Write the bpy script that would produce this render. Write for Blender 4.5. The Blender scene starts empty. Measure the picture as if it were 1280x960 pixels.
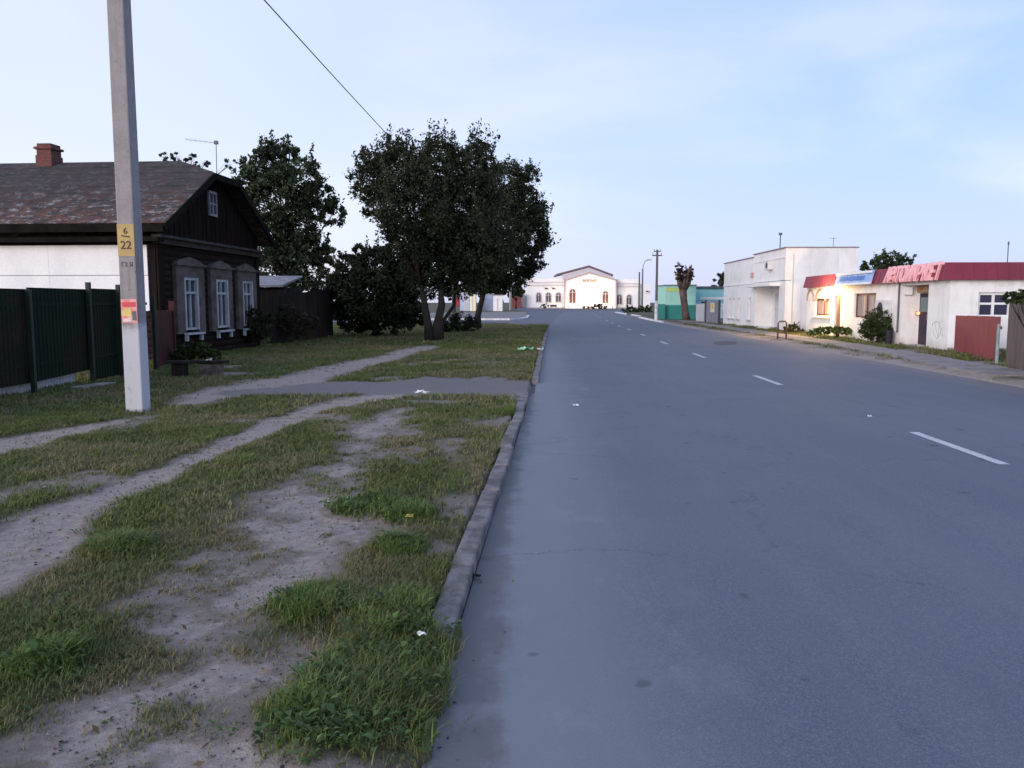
import bpy, math, random
import numpy as np
from mathutils import Matrix, Vector
C = bpy.context.scene.collection
rnd = random.Random(7)
NR = np.random.default_rng(11)

# ------------------------------------------------------------------ camera
F = 1000.0
PITCH = math.atan2(102.0, F)
CAMZ = 1.66
cp, sp = math.cos(PITCH), math.sin(PITCH)
def ray(px, py):
    a, b = (px-640)/F, (480-py)/F
    return (a, cp+b*sp, -sp+b*cp)
def G(px, py, z=0.0):
    r = ray(px, py); t = (z-CAMZ)/r[2]
    return (r[0]*t, r[1]*t, z)
def at(px, py, d):
    r = ray(px, py); t = d/r[1]
    return (r[0]*t, d, CAMZ+r[2]*t)
cam = bpy.data.cameras.new('camera'); cam.sensor_width = 36; cam.lens = F/1280*36
cam.clip_start = 0.1; cam.clip_end = 9000
co = bpy.data.objects.new('camera', cam); C.objects.link(co)
co.location = (0, 0, CAMZ); co.rotation_euler = (math.pi/2-PITCH, 0, 0)
bpy.context.scene.camera = co

# ------------------------------------------------------------------ materials
def nodes(name):
    m = bpy.data.materials.new(name); m.use_nodes = True
    nt = m.node_tree; b = nt.nodes['Principled BSDF']
    return m, nt, b
def N(nt, t, **kw):
    n = nt.nodes.new(t)
    for k, v in kw.items():
        if k in n.inputs.keys(): n.inputs[k].default_value = v
        else: setattr(n, k, v)
    return n
def col4(c): return (c[0], c[1], c[2], 1)
def mixc(nt, fac, a, b, mode='MIX'):
    n = nt.nodes.new('ShaderNodeMix'); n.data_type = 'RGBA'; n.blend_type = mode
    for i, v in ((0, fac), (6, a), (7, b)):
        if isinstance(v, bpy.types.NodeSocket): nt.links.new(v, n.inputs[i])
        elif i == 0: n.inputs[0].default_value = v
        else: n.inputs[i].default_value = col4(v)
    return n.outputs[2]
def math_(nt, op, a, b=None, clamp=False):
    n = nt.nodes.new('ShaderNodeMath'); n.operation = op; n.use_clamp = clamp
    for i, v in ((0, a), (1, b)):
        if v is None: continue
        if isinstance(v, bpy.types.NodeSocket): nt.links.new(v, n.inputs[i])
        else: n.inputs[i].default_value = v
    return n.outputs[0]
def ramp(nt, v, lo, hi):
    n = nt.nodes.new('ShaderNodeMapRange'); n.inputs[1].default_value = lo; n.inputs[2].default_value = hi
    n.interpolation_type = 'SMOOTHSTEP'; nt.links.new(v, n.inputs[0]); return n.outputs[0]
def coords(nt, scale=(1, 1, 1), which='Object'):
    t = nt.nodes.new('ShaderNodeTexCoord'); mp = nt.nodes.new('ShaderNodeMapping')
    mp.inputs['Scale'].default_value = scale; nt.links.new(t.outputs[which], mp.inputs[0]); return mp.outputs[0]
def noise(nt, vec, scale, detail=5, rough=.6):
    n = N(nt, 'ShaderNodeTexNoise', Scale=scale, Detail=detail, Roughness=rough)
    nt.links.new(vec, n.inputs['Vector']); return n.outputs[0]
def bump(nt, b, h, strength=.4, dist=.02):
    n = N(nt, 'ShaderNodeBump', Strength=strength, Distance=dist)
    nt.links.new(h, n.inputs['Height']); nt.links.new(n.outputs[0], b.inputs['Normal'])
def mat(name, c, c2=None, rough=.8, scale=3.0, lo=.4, hi=.65, fine=.18, fscale=40, stretch=(1, 1, 1), bmp=.25, metal=0, spec=.3):
    m, nt, b = nodes(name)
    v = coords(nt, stretch)
    f = ramp(nt, noise(nt, v, scale), lo, hi)
    base = mixc(nt, f, c, c2 if c2 else tuple(x*.8 for x in c))
    nf = noise(nt, v, fscale, 4)
    g = nt.nodes.new('ShaderNodeMapRange'); g.inputs[3].default_value = 1-fine; g.inputs[4].default_value = 1+fine
    g.inputs[1].default_value = .3; g.inputs[2].default_value = .7; nt.links.new(nf, g.inputs[0])
    cc = nt.nodes.new('ShaderNodeCombineColor')
    for i in range(3): nt.links.new(g.outputs[0], cc.inputs[i])
    out = mixc(nt, 1.0, base, cc.outputs[0], 'MULTIPLY')
    nt.links.new(out, b.inputs['Base Color'])
    b.inputs['Roughness'].default_value = rough; b.inputs['Metallic'].default_value = metal
    b.inputs['Specular IOR Level'].default_value = spec
    if bmp: bump(nt, b, nf, bmp, .01)
    return m
def emis(name, c, s):
    m, nt, b = nodes(name)
    b.inputs['Base Color'].default_value = col4(c); b.inputs['Emission Color'].default_value = col4(c)
    b.inputs['Emission Strength'].default_value = s; return m
def attr_mat(name, rough=.6, trans=.0, spec=.25):
    m, nt, b = nodes(name)
    a = N(nt, 'ShaderNodeAttribute', attribute_name='tint')
    nt.links.new(a.outputs['Color'], b.inputs['Base Color']); b.inputs['Roughness'].default_value = rough
    b.inputs['Specular IOR Level'].default_value = spec
    if trans:
        t = nt.nodes.new('ShaderNodeBsdfTranslucent'); nt.links.new(a.outputs['Color'], t.inputs[0])
        ms = nt.nodes.new('ShaderNodeMixShader'); ms.inputs[0].default_value = trans
        nt.links.new(b.outputs[0], ms.inputs[1]); nt.links.new(t.outputs[0], ms.inputs[2])
        nt.links.new(ms.outputs[0], nt.nodes['Material Output'].inputs[0])
    return m
def glass_mat(name, c=(.02, .025, .03), rough=.12):
    m, nt, b = nodes(name)
    v = coords(nt); f = noise(nt, v, 2.5)
    nt.links.new(mixc(nt, f, c, tuple(x*2.2 for x in c)), b.inputs['Base Color'])
    b.inputs['Roughness'].default_value = rough; b.inputs['Specular IOR Level'].default_value = .6
    return m

# ------------------------------------------------------------------ mesh building
class MB:
    def __init__(s): s.v = []; s.f = []
    def quad(s, *p):
        i = len(s.v); s.v += [tuple(q) for q in p]; s.f.append(tuple(range(i, i+len(p))))
    def box(s, x0, x1, y0, y1, z0, z1):
        i = len(s.v)
        s.v += [(x0,y0,z0),(x1,y0,z0),(x1,y1,z0),(x0,y1,z0),(x0,y0,z1),(x1,y0,z1),(x1,y1,z1),(x0,y1,z1)]
        s.f += [tuple(i+k for k in q) for q in ((0,3,2,1),(4,5,6,7),(0,1,5,4),(1,2,6,5),(2,3,7,6),(3,0,4,7))]
        return s
    def obox(s, c, ax, half):           # oriented box: three axis vectors
        i = len(s.v); c = Vector(c); a, b, d = [Vector(v)*h for v, h in zip(ax, half)]
        for k in (-1, 1):
            for q in ((-1,-1),(1,-1),(1,1),(-1,1)): s.v.append(tuple(c+a*q[0]+b*q[1]+d*k))
        s.f += [tuple(i+k for k in q) for q in ((0,3,2,1),(4,5,6,7),(0,1,5,4),(1,2,6,5),(2,3,7,6),(3,0,4,7))]
        return s
    def prism(s, poly, axis, lo, hi):   # polygon (2d) extruded along axis
        i = len(s.v); n = len(poly)
        def P(p, t): return (t,p[0],p[1]) if axis == 'x' else (p[0],t,p[1]) if axis == 'y' else (p[0],p[1],t)
        s.v += [P(p, lo) for p in poly]+[P(p, hi) for p in poly]
        s.f += [tuple(range(i+n-1, i-1, -1)), tuple(range(i+n, i+2*n))]
        s.f += [(i+k, i+(k+1)%n, i+n+(k+1)%n, i+n+k) for k in range(n)]
        return s
    def tube(s, pts, rad, sides=8, cap=True):
        pts = [Vector(p) for p in pts]; n = len(pts)
        rad = [rad]*n if not hasattr(rad, '__len__') else rad
        i0 = len(s.v); ref = Vector((.31, .17, .93))
        for k, p in enumerate(pts):
            t = (pts[min(k+1, n-1)]-pts[max(k-1, 0)]).normalized()
            r = ref if abs(t.dot(ref)) < .95 else Vector((1, 0, 0))
            a = t.cross(r).normalized(); b = t.cross(a)
            for j in range(sides):
                an = 2*math.pi*j/sides
                s.v.append(tuple(p+(a*math.cos(an)+b*math.sin(an))*rad[k]))
        for k in range(n-1):
            for j in range(sides):
                q = i0+k*sides; j2 = (j+1) % sides
                s.f.append((q+j, q+j2, q+sides+j2, q+sides+j))
        if cap:
            s.f.append(tuple(range(i0+sides-1, i0-1, -1))); e = i0+(n-1)*sides
            s.f.append(tuple(range(e, e+sides)))
        return s
    def sph(s, c, r, seg=10, rings=6, flat=1.0):
        i = len(s.v)
        for a in range(rings+1):
            th = math.pi*a/rings
            for b in range(seg):
                ph = 2*math.pi*b/seg
                s.v.append((c[0]+r*math.sin(th)*math.cos(ph), c[1]+r*math.sin(th)*math.sin(ph), c[2]+r*math.cos(th)*flat))
        for a in range(rings):
            for b in range(seg):
                s.f.append((i+a*seg+b, i+a*seg+(b+1)%seg, i+(a+1)*seg+(b+1)%seg, i+(a+1)*seg+b)[::-1])
        return s
    def build(s, name, m, parent=None, smooth=False, bev=0):
        me = bpy.data.meshes.new(name); me.from_pydata(s.v, [], s.f); me.update()
        if m: me.materials.append(m)
        if smooth: me.shade_smooth()
        o = bpy.data.objects.new(name, me); C.objects.link(o)
        if parent: o.parent = parent
        if bev:
            md = o.modifiers.new('bevel', 'BEVEL'); md.width = bev; md.segments = 2; md.limit_method = 'ANGLE'
        return o
def npmesh(name, V, Fc, nside, m, tint=None, parent=None, smooth=False):
    me = bpy.data.meshes.new(name)
    nv, nf = len(V), len(Fc)
    me.vertices.add(nv); me.vertices.foreach_set('co', np.asarray(V, np.float32).ravel())
    me.loops.add(nf*nside); me.loops.foreach_set('vertex_index', np.asarray(Fc, np.int32).ravel())
    me.polygons.add(nf); me.polygons.foreach_set('loop_start', np.arange(0, nf*nside, nside, dtype=np.int32))
    me.update(calc_edges=True)
    if tint is not None:
        a = me.color_attributes.new('tint', 'FLOAT_COLOR', 'POINT')
        t = np.ones((nv, 4), np.float32); t[:, :3] = tint; a.data.foreach_set('color', t.ravel())
    me.materials.append(m)
    if smooth: me.shade_smooth()
    o = bpy.data.objects.new(name, me); C.objects.link(o)
    if parent: o.parent = parent
    return o
def tag(o, label=None, cat=None, group=None, kind=None):
    if label: o['label'] = label
    if cat: o['category'] = cat
    if group: o['group'] = group
    if kind: o['kind'] = kind
    return o
def thing(name, label, cat, loc, rz=0, group=None):
    o = bpy.data.objects.new(name, None); C.objects.link(o); o.empty_display_size = .3
    o.location = loc; o.rotation_euler = (0, 0, rz); return tag(o, label, cat, group)
def copy_thing(o, parent=None):
    c = o.copy(); C.objects.link(c)
    if parent: c.parent = parent
    for ch in list(o.children): copy_thing(ch, c)
    return c
def text_mesh(name, ch, size, m, parent, depth=.02, bold=0):
    cu = bpy.data.curves.new('t', 'FONT'); cu.body = ch; cu.size = size; cu.extrude = depth; cu.offset = bold
    cu.align_x = 'CENTER'
    o = bpy.data.objects.new('t', cu); C.objects.link(o); bpy.context.view_layer.update()
    me = bpy.data.meshes.new_from_object(o.evaluated_get(bpy.context.evaluated_depsgraph_get()))
    bpy.data.objects.remove(o); bpy.data.curves.remove(cu)
    me.name = name; me.materials.clear(); me.materials.append(m)
    r = bpy.data.objects.new(name, me); C.objects.link(r); r.parent = parent; return r

# value noise
def vn(x, y, s, seed=0):
    x = np.asarray(x)/s; y = np.asarray(y)/s
    xi = np.floor(x).astype(np.int64); yi = np.floor(y).astype(np.int64); fx = x-xi; fy = y-yi
    fx = fx*fx*(3-2*fx); fy = fy*fy*(3-2*fy)
    def h(a, b):
        n = (a*374761393+b*668265263+seed*974634777) & 0x7fffffff
        n = ((n ^ (n >> 13))*1274126177) & 0x7fffffff
        return ((n ^ (n >> 16)) & 0xffff)/65535.0
    return (h(xi,yi)*(1-fx)+h(xi+1,yi)*fx)*(1-fy)+(h(xi,yi+1)*(1-fx)+h(xi+1,yi+1)*fx)*fy
def fbm(x, y, s, seed=0, o=4):
    t = 0; a = .5; w = 0
    for k in range(o): t = t+a*vn(x, y, s/2**k, seed+k*17); w += a; a *= .55
    return t/w
def ss(x, a, b):
    t = np.clip((x-a)/(b-a), 0, 1); return t*t*(3-2*t)

# ------------------------------------------------------------------ road geometry
def cen(d): return 4.55+.042*d+.00017*d*d
def ledge(d): return cen(d)-np.where(np.asarray(d) < 14.5, 4.88, 4.74)-.11*(1-np.clip((np.asarray(d, float)-4)/8, 0, 1))
def redge(d): return cen(d)+4.72-.55*ss(np.asarray(d, float), 40, 60)
JUNC = 41.0                                   # where the left kerb turns into the side road

def polyd(x, y, P):
    best = np.full(np.shape(x), 1e9); bw = np.full(np.shape(x), 1.0)
    for (x0, y0, w0), (x1, y1, w1) in zip(P[:-1], P[1:]):
        dx, dy = x1-x0, y1-y0
        t = np.clip(((x-x0)*dx+(y-y0)*dy)/(dx*dx+dy*dy+1e-9), 0, 1)
        w = w0+(w1-w0)*t; q = np.hypot(x-x0-t*dx, y-y0-t*dy)/w
        m = q < best; best = np.where(m, q, best)
    return best
def path(L, z=.06): return [G(p[0], p[1], z)[:2]+(p[2],) for p in L]
PA = path([(-90,730,.46),(0,690,.4),(60,650,.31),(120,622,.25),(200,592,.23),(270,562,.22),(330,535,.23),(380,515,.33),(440,500,.38),(520,490,.35)])
PB0 = path([(-90,572,.42),(0,553,.4),(80,536,.34),(150,522,.16)])
PB = path([(238,500,.3),(270,492,.6),(320,482,.8),(380,470,.8),(430,458,.7),(480,447,.6),(535,432,.5)])
PC = path([(500,512,.3),(455,548,.27),(420,590,.3),(370,650,.4),(300,725,.42),(230,805,.45),(215,900,.48),(240,1000,.5)])
PD = path([(330,487,.7),(420,484,1.1),(520,482,1.35),(600,481,1.5),(675,482,1.6)])
PE = path([(600,690,.22),(540,680,.25),(480,670,.25),(420,650,.3)])
PF = path([(560,560,.2),(600,600,.22),(580,640,.22)])
PG = path([(420,960,.2),(330,960,.4),(230,960,.5)])
PH = path([(640,452,.5),(600,455,.7)])
LUSH = [G(*p)[:2]+(r,) for p, r in (((470,870),.36),((505,790),.34),((420,920),.3),((550,850),.22),((560,925),.2),((450,645),.27),((510,655),.2),((500,697),.18),((650,520),.3),((395,775),.26),((300,590),.22),((60,850),.25),((150,700),.2))]
def fields(x, y):
    """dirt 0..1, gravel 0..1, lush 0..1"""
    x = np.asarray(x, float); y = np.asarray(y, float)
    w = fbm(x, y, .9, 3)-.5; w2 = fbm(x, y, .25, 9)-.5
    pat = .6+.6*ss(fbm(x, y, .42, 101), .3, .6)
    def band(P, soft=.55, amp=1.1): return 1-ss(polyd(x, y, P)+w*amp+w2*.5, 1-soft, 1+soft)
    dirt = np.maximum.reduce([band(PA, .5, 1.0), band(PB, .55, 1.1), band(PB0, .5, 1.0), band(PC, .95, 1.7)*.9*pat, band(PE, .95, 1.8)*.8*pat, band(PF, .9, 1.8)*.6*pat, band(PG, .95, 1.5)*.95*pat, band(PH, .9, 1.2)*.5])
    dirt = np.maximum(dirt, ss(fbm(x, y, 1.3, 31), .6, .78)*.65*(y < 26))
    gravel = band(PD, .4, .8)
    # right verge
    rv = redge(y); rd = x-rv
    dirt = np.where(x > rv-1, np.maximum((1-ss(rd+w*1.4, .3, 1.5)), ss(fbm(x, y, 1.5, 5), .45, .65)*.8), dirt)
    lush = np.zeros_like(x)
    for lx, ly, r in LUSH: lush = np.maximum(lush, 1-ss(np.hypot(x-lx, (y-ly)*.9)/r+w*.9, .55, 1.15))
    dirt = dirt*(1-lush*.7)
    return dirt, gravel, lush
def height(x, y):
    x = np.asarray(x, float); y = np.asarray(y, float)
    le = ledge(y); inside = (x > le-.16) & (x < redge(y)+.12)
    dl = le-.14-x
    near = 1-ss(y, 3.4, 4.1)
    prof = .068*(1-ss(dl, 1.5, 8.5))
    prof = prof*(1-near)+near*.068*ss(dl+.25, .0, .55)*(1-ss(dl, 1.5, 8.5))
    g = 1-ss(np.hypot((y-15.0)/1.9, np.minimum(dl, 1.6)/4), .8, 1.3)
    prof = prof*(1-.75*g*(1-ss(dl, .6, 2.2)))
    beyond = ss(y, JUNC+14, JUNC+22)
    prof = prof*(1-beyond)
    rr = .05*ss(x-redge(y), .05, .8)*(1-beyond*.3)
    h = np.where(x > le+1, rr-.006, prof)
    rough = (fbm(x, y, .5, 41)-.5)*.05*np.exp(-np.maximum(y-10, 0)/14)
    d, g2, l = fields(x, y)
    h = h+rough*(1-g2*.6)*ss(np.abs(x-le), .1, .4)-d*.02*(x < le)+l*.015
    flatten = ss(y, JUNC+10, JUNC+16)*(x < le+1)
    h = h*(1-flatten)+flatten*(-.02)
    sunk = inside & (y < 400)
    near_sunk = sunk & ~((x < le+.02) & (y < 3.9))
    return np.where(near_sunk, -.06, h)

def lin(a, b, n): return list(np.linspace(a, b, n, endpoint=False))
gx = np.array([-3500,-1500,-600,-250,-120,-70,-45]+lin(-32,-12,40)+lin(-12,-6,75)+lin(-6,3.2,260)+lin(3.2,9.5,14)+lin(9.5,16,70)+[16,18,22,30,45,70,120,250,600,1500,3500.])
gy = np.array([-400,-100,-30,-8,-2,0]+lin(1.2,8,210)+lin(8,20,190)+lin(20,45,110)+lin(45,90,50)+[90,95,100,110,130,160,200,260,400,700,1500,3000,5500.])
X, Y = np.meshgrid(gx, gy)
Z = height(X, Y)
far = (np.abs(X) > 60) | (Y > 100) | (Y < .5)
Z = np.where(far, -.03, Z)
D, GV, L = fields(X, Y)
D = np.where(far, .25, D); GV = np.where(far, 0, GV); L = np.where(far, 0, L)
nx, ny = len(gx), len(gy)
idx = np.arange(nx*ny).reshape(ny, nx)
Fq = np.stack([idx[:-1,:-1], idx[:-1,1:], idx[1:,1:], idx[1:,:-1]], -1).reshape(-1, 4)
gm, nt, b = nodes('ground_mat')
a = N(nt, 'ShaderNodeAttribute', attribute_name='tint'); sepc = nt.nodes.new('ShaderNodeSeparateColor'); nt.links.new(a.outputs['Color'], sepc.inputs[0])
v = coords(nt)
n1 = noise(nt, v, 2.2, 6, .65); n2 = noise(nt, v, 18, 6, .7); n3 = noise(nt, v, 90, 4, .7); n4 = noise(nt, v, .45, 4)
grass = mixc(nt, ramp(nt, n1, .35, .65), (.085, .095, .045), (.14, .125, .07))
grass = mixc(nt, ramp(nt, n2, .35, .7), grass, (.035, .045, .02))
grass = mixc(nt, math_(nt, 'MULTIPLY', ramp(nt, n4, .45, .7), .6), grass, (.11, .10, .05))
soil = mixc(nt, ramp(nt, n2, .3, .7), (.27, .232, .212), (.165, .14, .128))
soil = mixc(nt, ramp(nt, n1, .5, .7), soil, (.26, .22, .205))
soil = mixc(nt, math_(nt, 'MULTIPLY', ramp(nt, n3, .55, .7), .55), soil, (.12, .10, .09))
grav = mixc(nt, ramp(nt, n3, .35, .65), (.24, .225, .225), (.12, .115, .118))
df = math_(nt, 'ADD', sepc.outputs[0], math_(nt, 'MULTIPLY', math_(nt, 'SUBTRACT', n2, .5), .9))
soil = mixc(nt, math_(nt, 'MULTIPLY', ramp(nt, noise(nt, v, 5.5, 6, .7), .5, .66), .55), soil, (.125, .125, .082))
soil = mixc(nt, math_(nt, 'MULTIPLY', ramp(nt, sepc.outputs[0], .7, .95), .6), soil, mixc(nt, ramp(nt, n2, .35, .65), (.42, .365, .35), (.30, .26, .245)))
c = mixc(nt, ramp(nt, df, .12, .6), grass, soil)
c = mixc(nt, ramp(nt, math_(nt, 'ADD', sepc.outputs[1], math_(nt, 'MULTIPLY', math_(nt, 'SUBTRACT', n2, .5), .5)), .3, .6), c, grav)
nt.links.new(c, b.inputs['Base Color']); b.inputs['Roughness'].default_value = .95; b.inputs['Specular IOR Level'].default_value = .15
hh = math_(nt, 'ADD', math_(nt, 'MULTIPLY', n2, .7), math_(nt, 'MULTIPLY', n3, .5))
bump(nt, b, hh, .7, .03)
g = npmesh('ground', np.stack([X, Y, Z], -1).reshape(-1, 3), Fq, 4, gm, np.stack([D, GV, L], -1).reshape(-1, 3), smooth=True)
tag(g, kind='structure')

# road sheet with uv (lateral, along)
am, nt, b = nodes('asphalt')
uvn = N(nt, 'ShaderNodeUVMap', uv_map='UV'); sx = nt.nodes.new('ShaderNodeSeparateXYZ'); nt.links.new(uvn.outputs[0], sx.inputs[0])
v = coords(nt)
n1 = noise(nt, v, .35, 5); n2 = noise(nt, v, 3, 6, .7); n3 = noise(nt, v, 140, 3, .7); n4 = noise(nt, v, 320, 2, .6)
vs = coords(nt, (1.6, .12, 1)); ns = noise(nt, vs, 1.2, 5)
base = mixc(nt, ramp(nt, n1, .35, .65), (.092, .117, .164), (.076, .099, .144))
base = mixc(nt, math_(nt, 'MULTIPLY', ramp(nt, ns, .45, .7), .55), base, (.128, .14, .175))
base = mixc(nt, math_(nt, 'MULTIPLY', ramp(nt, noise(nt, v, 38, 4, .8), .5, .66), .4), base, (.19, .2, .235))
base = mixc(nt, math_(nt, 'MULTIPLY', ramp(nt, n3, .46, .66), .8), base, (.21, .21, .23))
base = mixc(nt, math_(nt, 'MULTIPLY', ramp(nt, n4, .5, .75), .6), base, (.04, .042, .05))
lat = math_(nt, 'ADD', sx.outputs[0], math_(nt, 'MULTIPLY', math_(nt, 'SUBTRACT', n2, .5), .5))
lat = math_(nt, 'ADD', lat, math_(nt, 'MULTIPLY', math_(nt, 'SUBTRACT', ns, .5), .7))
edgeL = ramp(nt, math_(nt, 'MULTIPLY', lat, -1), 3.6, 4.7)
edgeL = math_(nt, 'MULTIPLY', edgeL, ramp(nt, sx.outputs[1], 42, 22))
base = mixc(nt, math_(nt, 'MULTIPLY', edgeL, .85), base, mixc(nt, n2, (.165, .175, .212), (.225, .235, .27)))
gut = ramp(nt, math_(nt, 'MULTIPLY', lat, -1), 4.72, 4.9)
blot = math_(nt, 'MULTIPLY', ramp(nt, noise(nt, coords(nt, (1, .55, 1)), 1.7, 7, .75), .52, .66), ramp(nt, math_(nt, 'MULTIPLY', lat, -1), 3.2, 4.3))
base = mixc(nt, math_(nt, 'MULTIPLY', blot, .3), base, (.25, .26, .29))
spot = ramp(nt, noise(nt, v, 4.3, 2, .4), .70, .76)
base = mixc(nt, math_(nt, 'MULTIPLY', spot, .5), base, (.04, .042, .05))
base = mixc(nt, math_(nt, 'MULTIPLY', gut, .6), base, (.085, .08, .085))
edgeR = ramp(nt, lat, 3.6, 4.6)
base = mixc(nt, math_(nt, 'MULTIPLY', edgeR, .7), base, (.19, .17, .18))
# cracks
vo = N(nt, 'ShaderNodeTexVoronoi', feature='DISTANCE_TO_EDGE', Scale=.32); 
dv = nt.nodes.new('ShaderNodeVectorMath'); dv.operation = 'ADD'
nz = N(nt, 'ShaderNodeTexNoise', Scale=1.3, Detail=6, Roughness=.7); nt.links.new(v, nz.inputs['Vector'])
nt.links.new(v, dv.inputs[0]); nt.links.new(nz.outputs['Color'], dv.inputs[1]); nt.links.new(dv.outputs[0], vo.inputs['Vector'])
crack = math_(nt, 'MULTIPLY', math_(nt, 'SUBTRACT', 1, ramp(nt, vo.outputs['Distance'], .001, .006)), ramp(nt, n1, .38, .52))
base = mixc(nt, math_(nt, 'MULTIPLY', crack, .35), base, (.03, .03, .035))
nt.links.new(base, b.inputs['Base Color']); b.inputs['Roughness'].default_value = .78; b.inputs['Specular IOR Level'].default_value = .35
bump(nt, b, math_(nt, 'ADD', n3, math_(nt, 'MULTIPLY', n4, .6)), .35, .004)
ds = np.concatenate([np.linspace(-12, 60, 145), np.linspace(61, 150, 60)])
us = np.linspace(0, 1, 13)
V = []; UV = []
for d in ds:
    l, r = float(ledge(d)), float(redge(d))
    if 13.4 < d < 16.2: l -= .05
    for u in us:
        x = l+(r-l)*u; lat_ = x-float(cen(d)); V.append((x, d, .0+.05*(1-(2*u-1)**2))); UV.append((lat_, d))
n = len(us); Fr = [(i*n+j, i*n+j+1, (i+1)*n+j+1, (i+1)*n+j) for i in range(len(ds)-1) for j in range(n-1)]
road = npmesh('road', V, Fr, 4, am, smooth=True); tag(road, kind='structure')
uvl = road.data.uv_layers.new(name='UV')
li = np.zeros(len(road.data.loops), np.int32); road.data.loops.foreach_get('vertex_index', li)
uvl.data.foreach_set('uv', np.asarray(UV, np.float32)[li].ravel())
def road_z(x, d):
    l, r = float(ledge(d)), float(redge(d)); u = (x-l)/(r-l); return .05*(1-(2*u-1)**2)
# side road and station square
am2 = mat('asphalt_far', (.095, .105, .14), (.115, .125, .155), scale=.3, fscale=12, fine=.12)
s = MB()
kerbtop = []
pts = [(float(ledge(41)), 41)]
for t in np.linspace(0, 1, 9):
    an = t*math.pi/2
    pts.append((float(ledge(41))+.25-3.4*(1-math.cos(an))-.25, 41+25*math.sin(an)))
sw = pts[1:]
s.quad(*([(p[0], p[1], -.004) for p in sw]+[(-40, 66.5, -.004), (-40, 75.5, -.004), (-.1, 75.5, -.004), (1.4, 82, -.004), (cen(82), 82, -.004), (cen(60), 60, -.004), (cen(41), 41, -.004)]))
s.build('side_road', am2); tag(bpy.data.objects['side_road'], kind='structure')
s = MB(); s.quad((1.4, 82, -.008), (13.5, 82, -.008), (17, 128, -.008), (34, 200, -.008), (34, 226, -.008), (-4, 226, -.008), (3, 150, -.008))
tag(s.build('station_square', am2), kind='structure')
# kerbs
kerbm = mat('kerb_concrete', (.21, .195, .2), (.10, .092, .09), scale=4.5, fscale=60, fine=.2, bmp=.4)
kb = MB()
def kerb_run(P, h, w=.15, seg=1.0, side=-1, mb=None, jit=.006):
    for i in range(len(P)-1):
        a_, c_ = Vector((*P[i], 0)), Vector((*P[i+1], 0)); t = (c_-a_).normalized(); nn = Vector((-t.y, t.x, 0))
        Lh = (c_-a_).length/2-.006
        o = (a_+c_)/2+nn*(w/2); hh_ = h; h = h+rnd.uniform(-jit, jit)*.9
        ax = (t, nn, Vector((0, 0, 1))); j = rnd.uniform(-jit, jit)
        tl = rnd.uniform(-jit, jit)*1.2; ax = (t, nn, Vector((tl*2, 0, 1)).normalized()); mb.obox((o.x+j, o.y, h/2-.15), ax, (Lh-rnd.uniform(0, jit), w/2, h/2+.15)); h = hh_
ks = [(float(ledge(d)), d) for d in np.arange(3.72, 13.3, 1.0)]
kerb_run(ks, .078, .135, mb=kb, jit=.014)
kerb_run([(float(ledge(d)), d) for d in (12.72, 13.5, 14.4)], .05, .3, mb=kb)
kerb_run([(float(ledge(d)), d) for d in np.arange(16.4, 41.1, 1.0)], .085, .14, mb=kb, jit=.012)
kerb_run([(p[0], p[1]) for p in sw[:-2]], .085, .14, mb=kb)
tag(kb.build('kerb', kerbm, bev=.015), kind='structure')
whitem = mat('kerb_whitewash', (.72, .73, .76), (.5, .5, .52), scale=3, fscale=30)
wk = MB()
kerb_run([(-16, 75.8), (-9, 75.8), (-3.2, 75.8), (-.2, 75.8), (.9, 78), (1.6, 84)], .16, .25, mb=wk)
kerb_run([(1.7, 86), (2.2, 100)], .1, .25, mb=wk)
kerb_run([(float(redge(d))+.25, d) for d in (66, 71, 80, 86)], .12, .25, mb=wk)
kerb_run([(15.4, 96), (15.7, 104)], .12, .3, mb=wk)
kerb_run([(16.0, 112), (17.3, 132)], .12, .4, mb=wk)
tag(wk.build('whitewashed_kerb', whitem), kind='structure')
# far-left pavement beyond the white kerb
pv = mat('paving', (.2, .19, .19), (.16, .15, .15), scale=.5, fscale=8)
s = MB(); s.quad((-40, 76.1, .05), (-.2, 76.1, .05), (1.6, 86, .05), (2.6, 140, .05), (-30, 110, .05))
tag(s.build('pavement', pv), kind='structure')
# right sidewalk slabs
s = MB()
swl = [(11.25, 17.5), (11.55, 20.5), (12.15, 25), (12.55, 29), (12.9, 34), (13.15, 40), (13.6, 50), (14.2, 62)]
for (x0, y0), (x1, y1) in zip(swl[:-1], swl[1:]):
    k = max(1, int((y1-y0)/.95))
    for i in range(k):
        for j in range(2):
            p = [(x0+(x1-x0)*t/k, y0+(y1-y0)*t/k) for t in (i+.02, i+.98)]
            ya = -.7+j*.71; z = .075+rnd.uniform(-.008, .008)
            q = [(p[0][0]+ya, p[0][1]), (p[0][0]+ya+.69, p[0][1]), (p[1][0]+ya+.69, p[1][1]), (p[1][0]+ya, p[1][1])]
            s.prism(q, 'z', -.02, z)
tag(s.build('sidewalk', mat('slab_concrete', (.25, .235, .245), (.17, .16, .165), scale=1.2, fscale=30)), kind='structure')
s = MB()
s.quad((14.0, 20.5, .06), (15.6, 27, .06), (16.2, 45, .06), (13.6, 45, .06), (12.8, 30, .06), (12.2, 24, .06))
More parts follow.
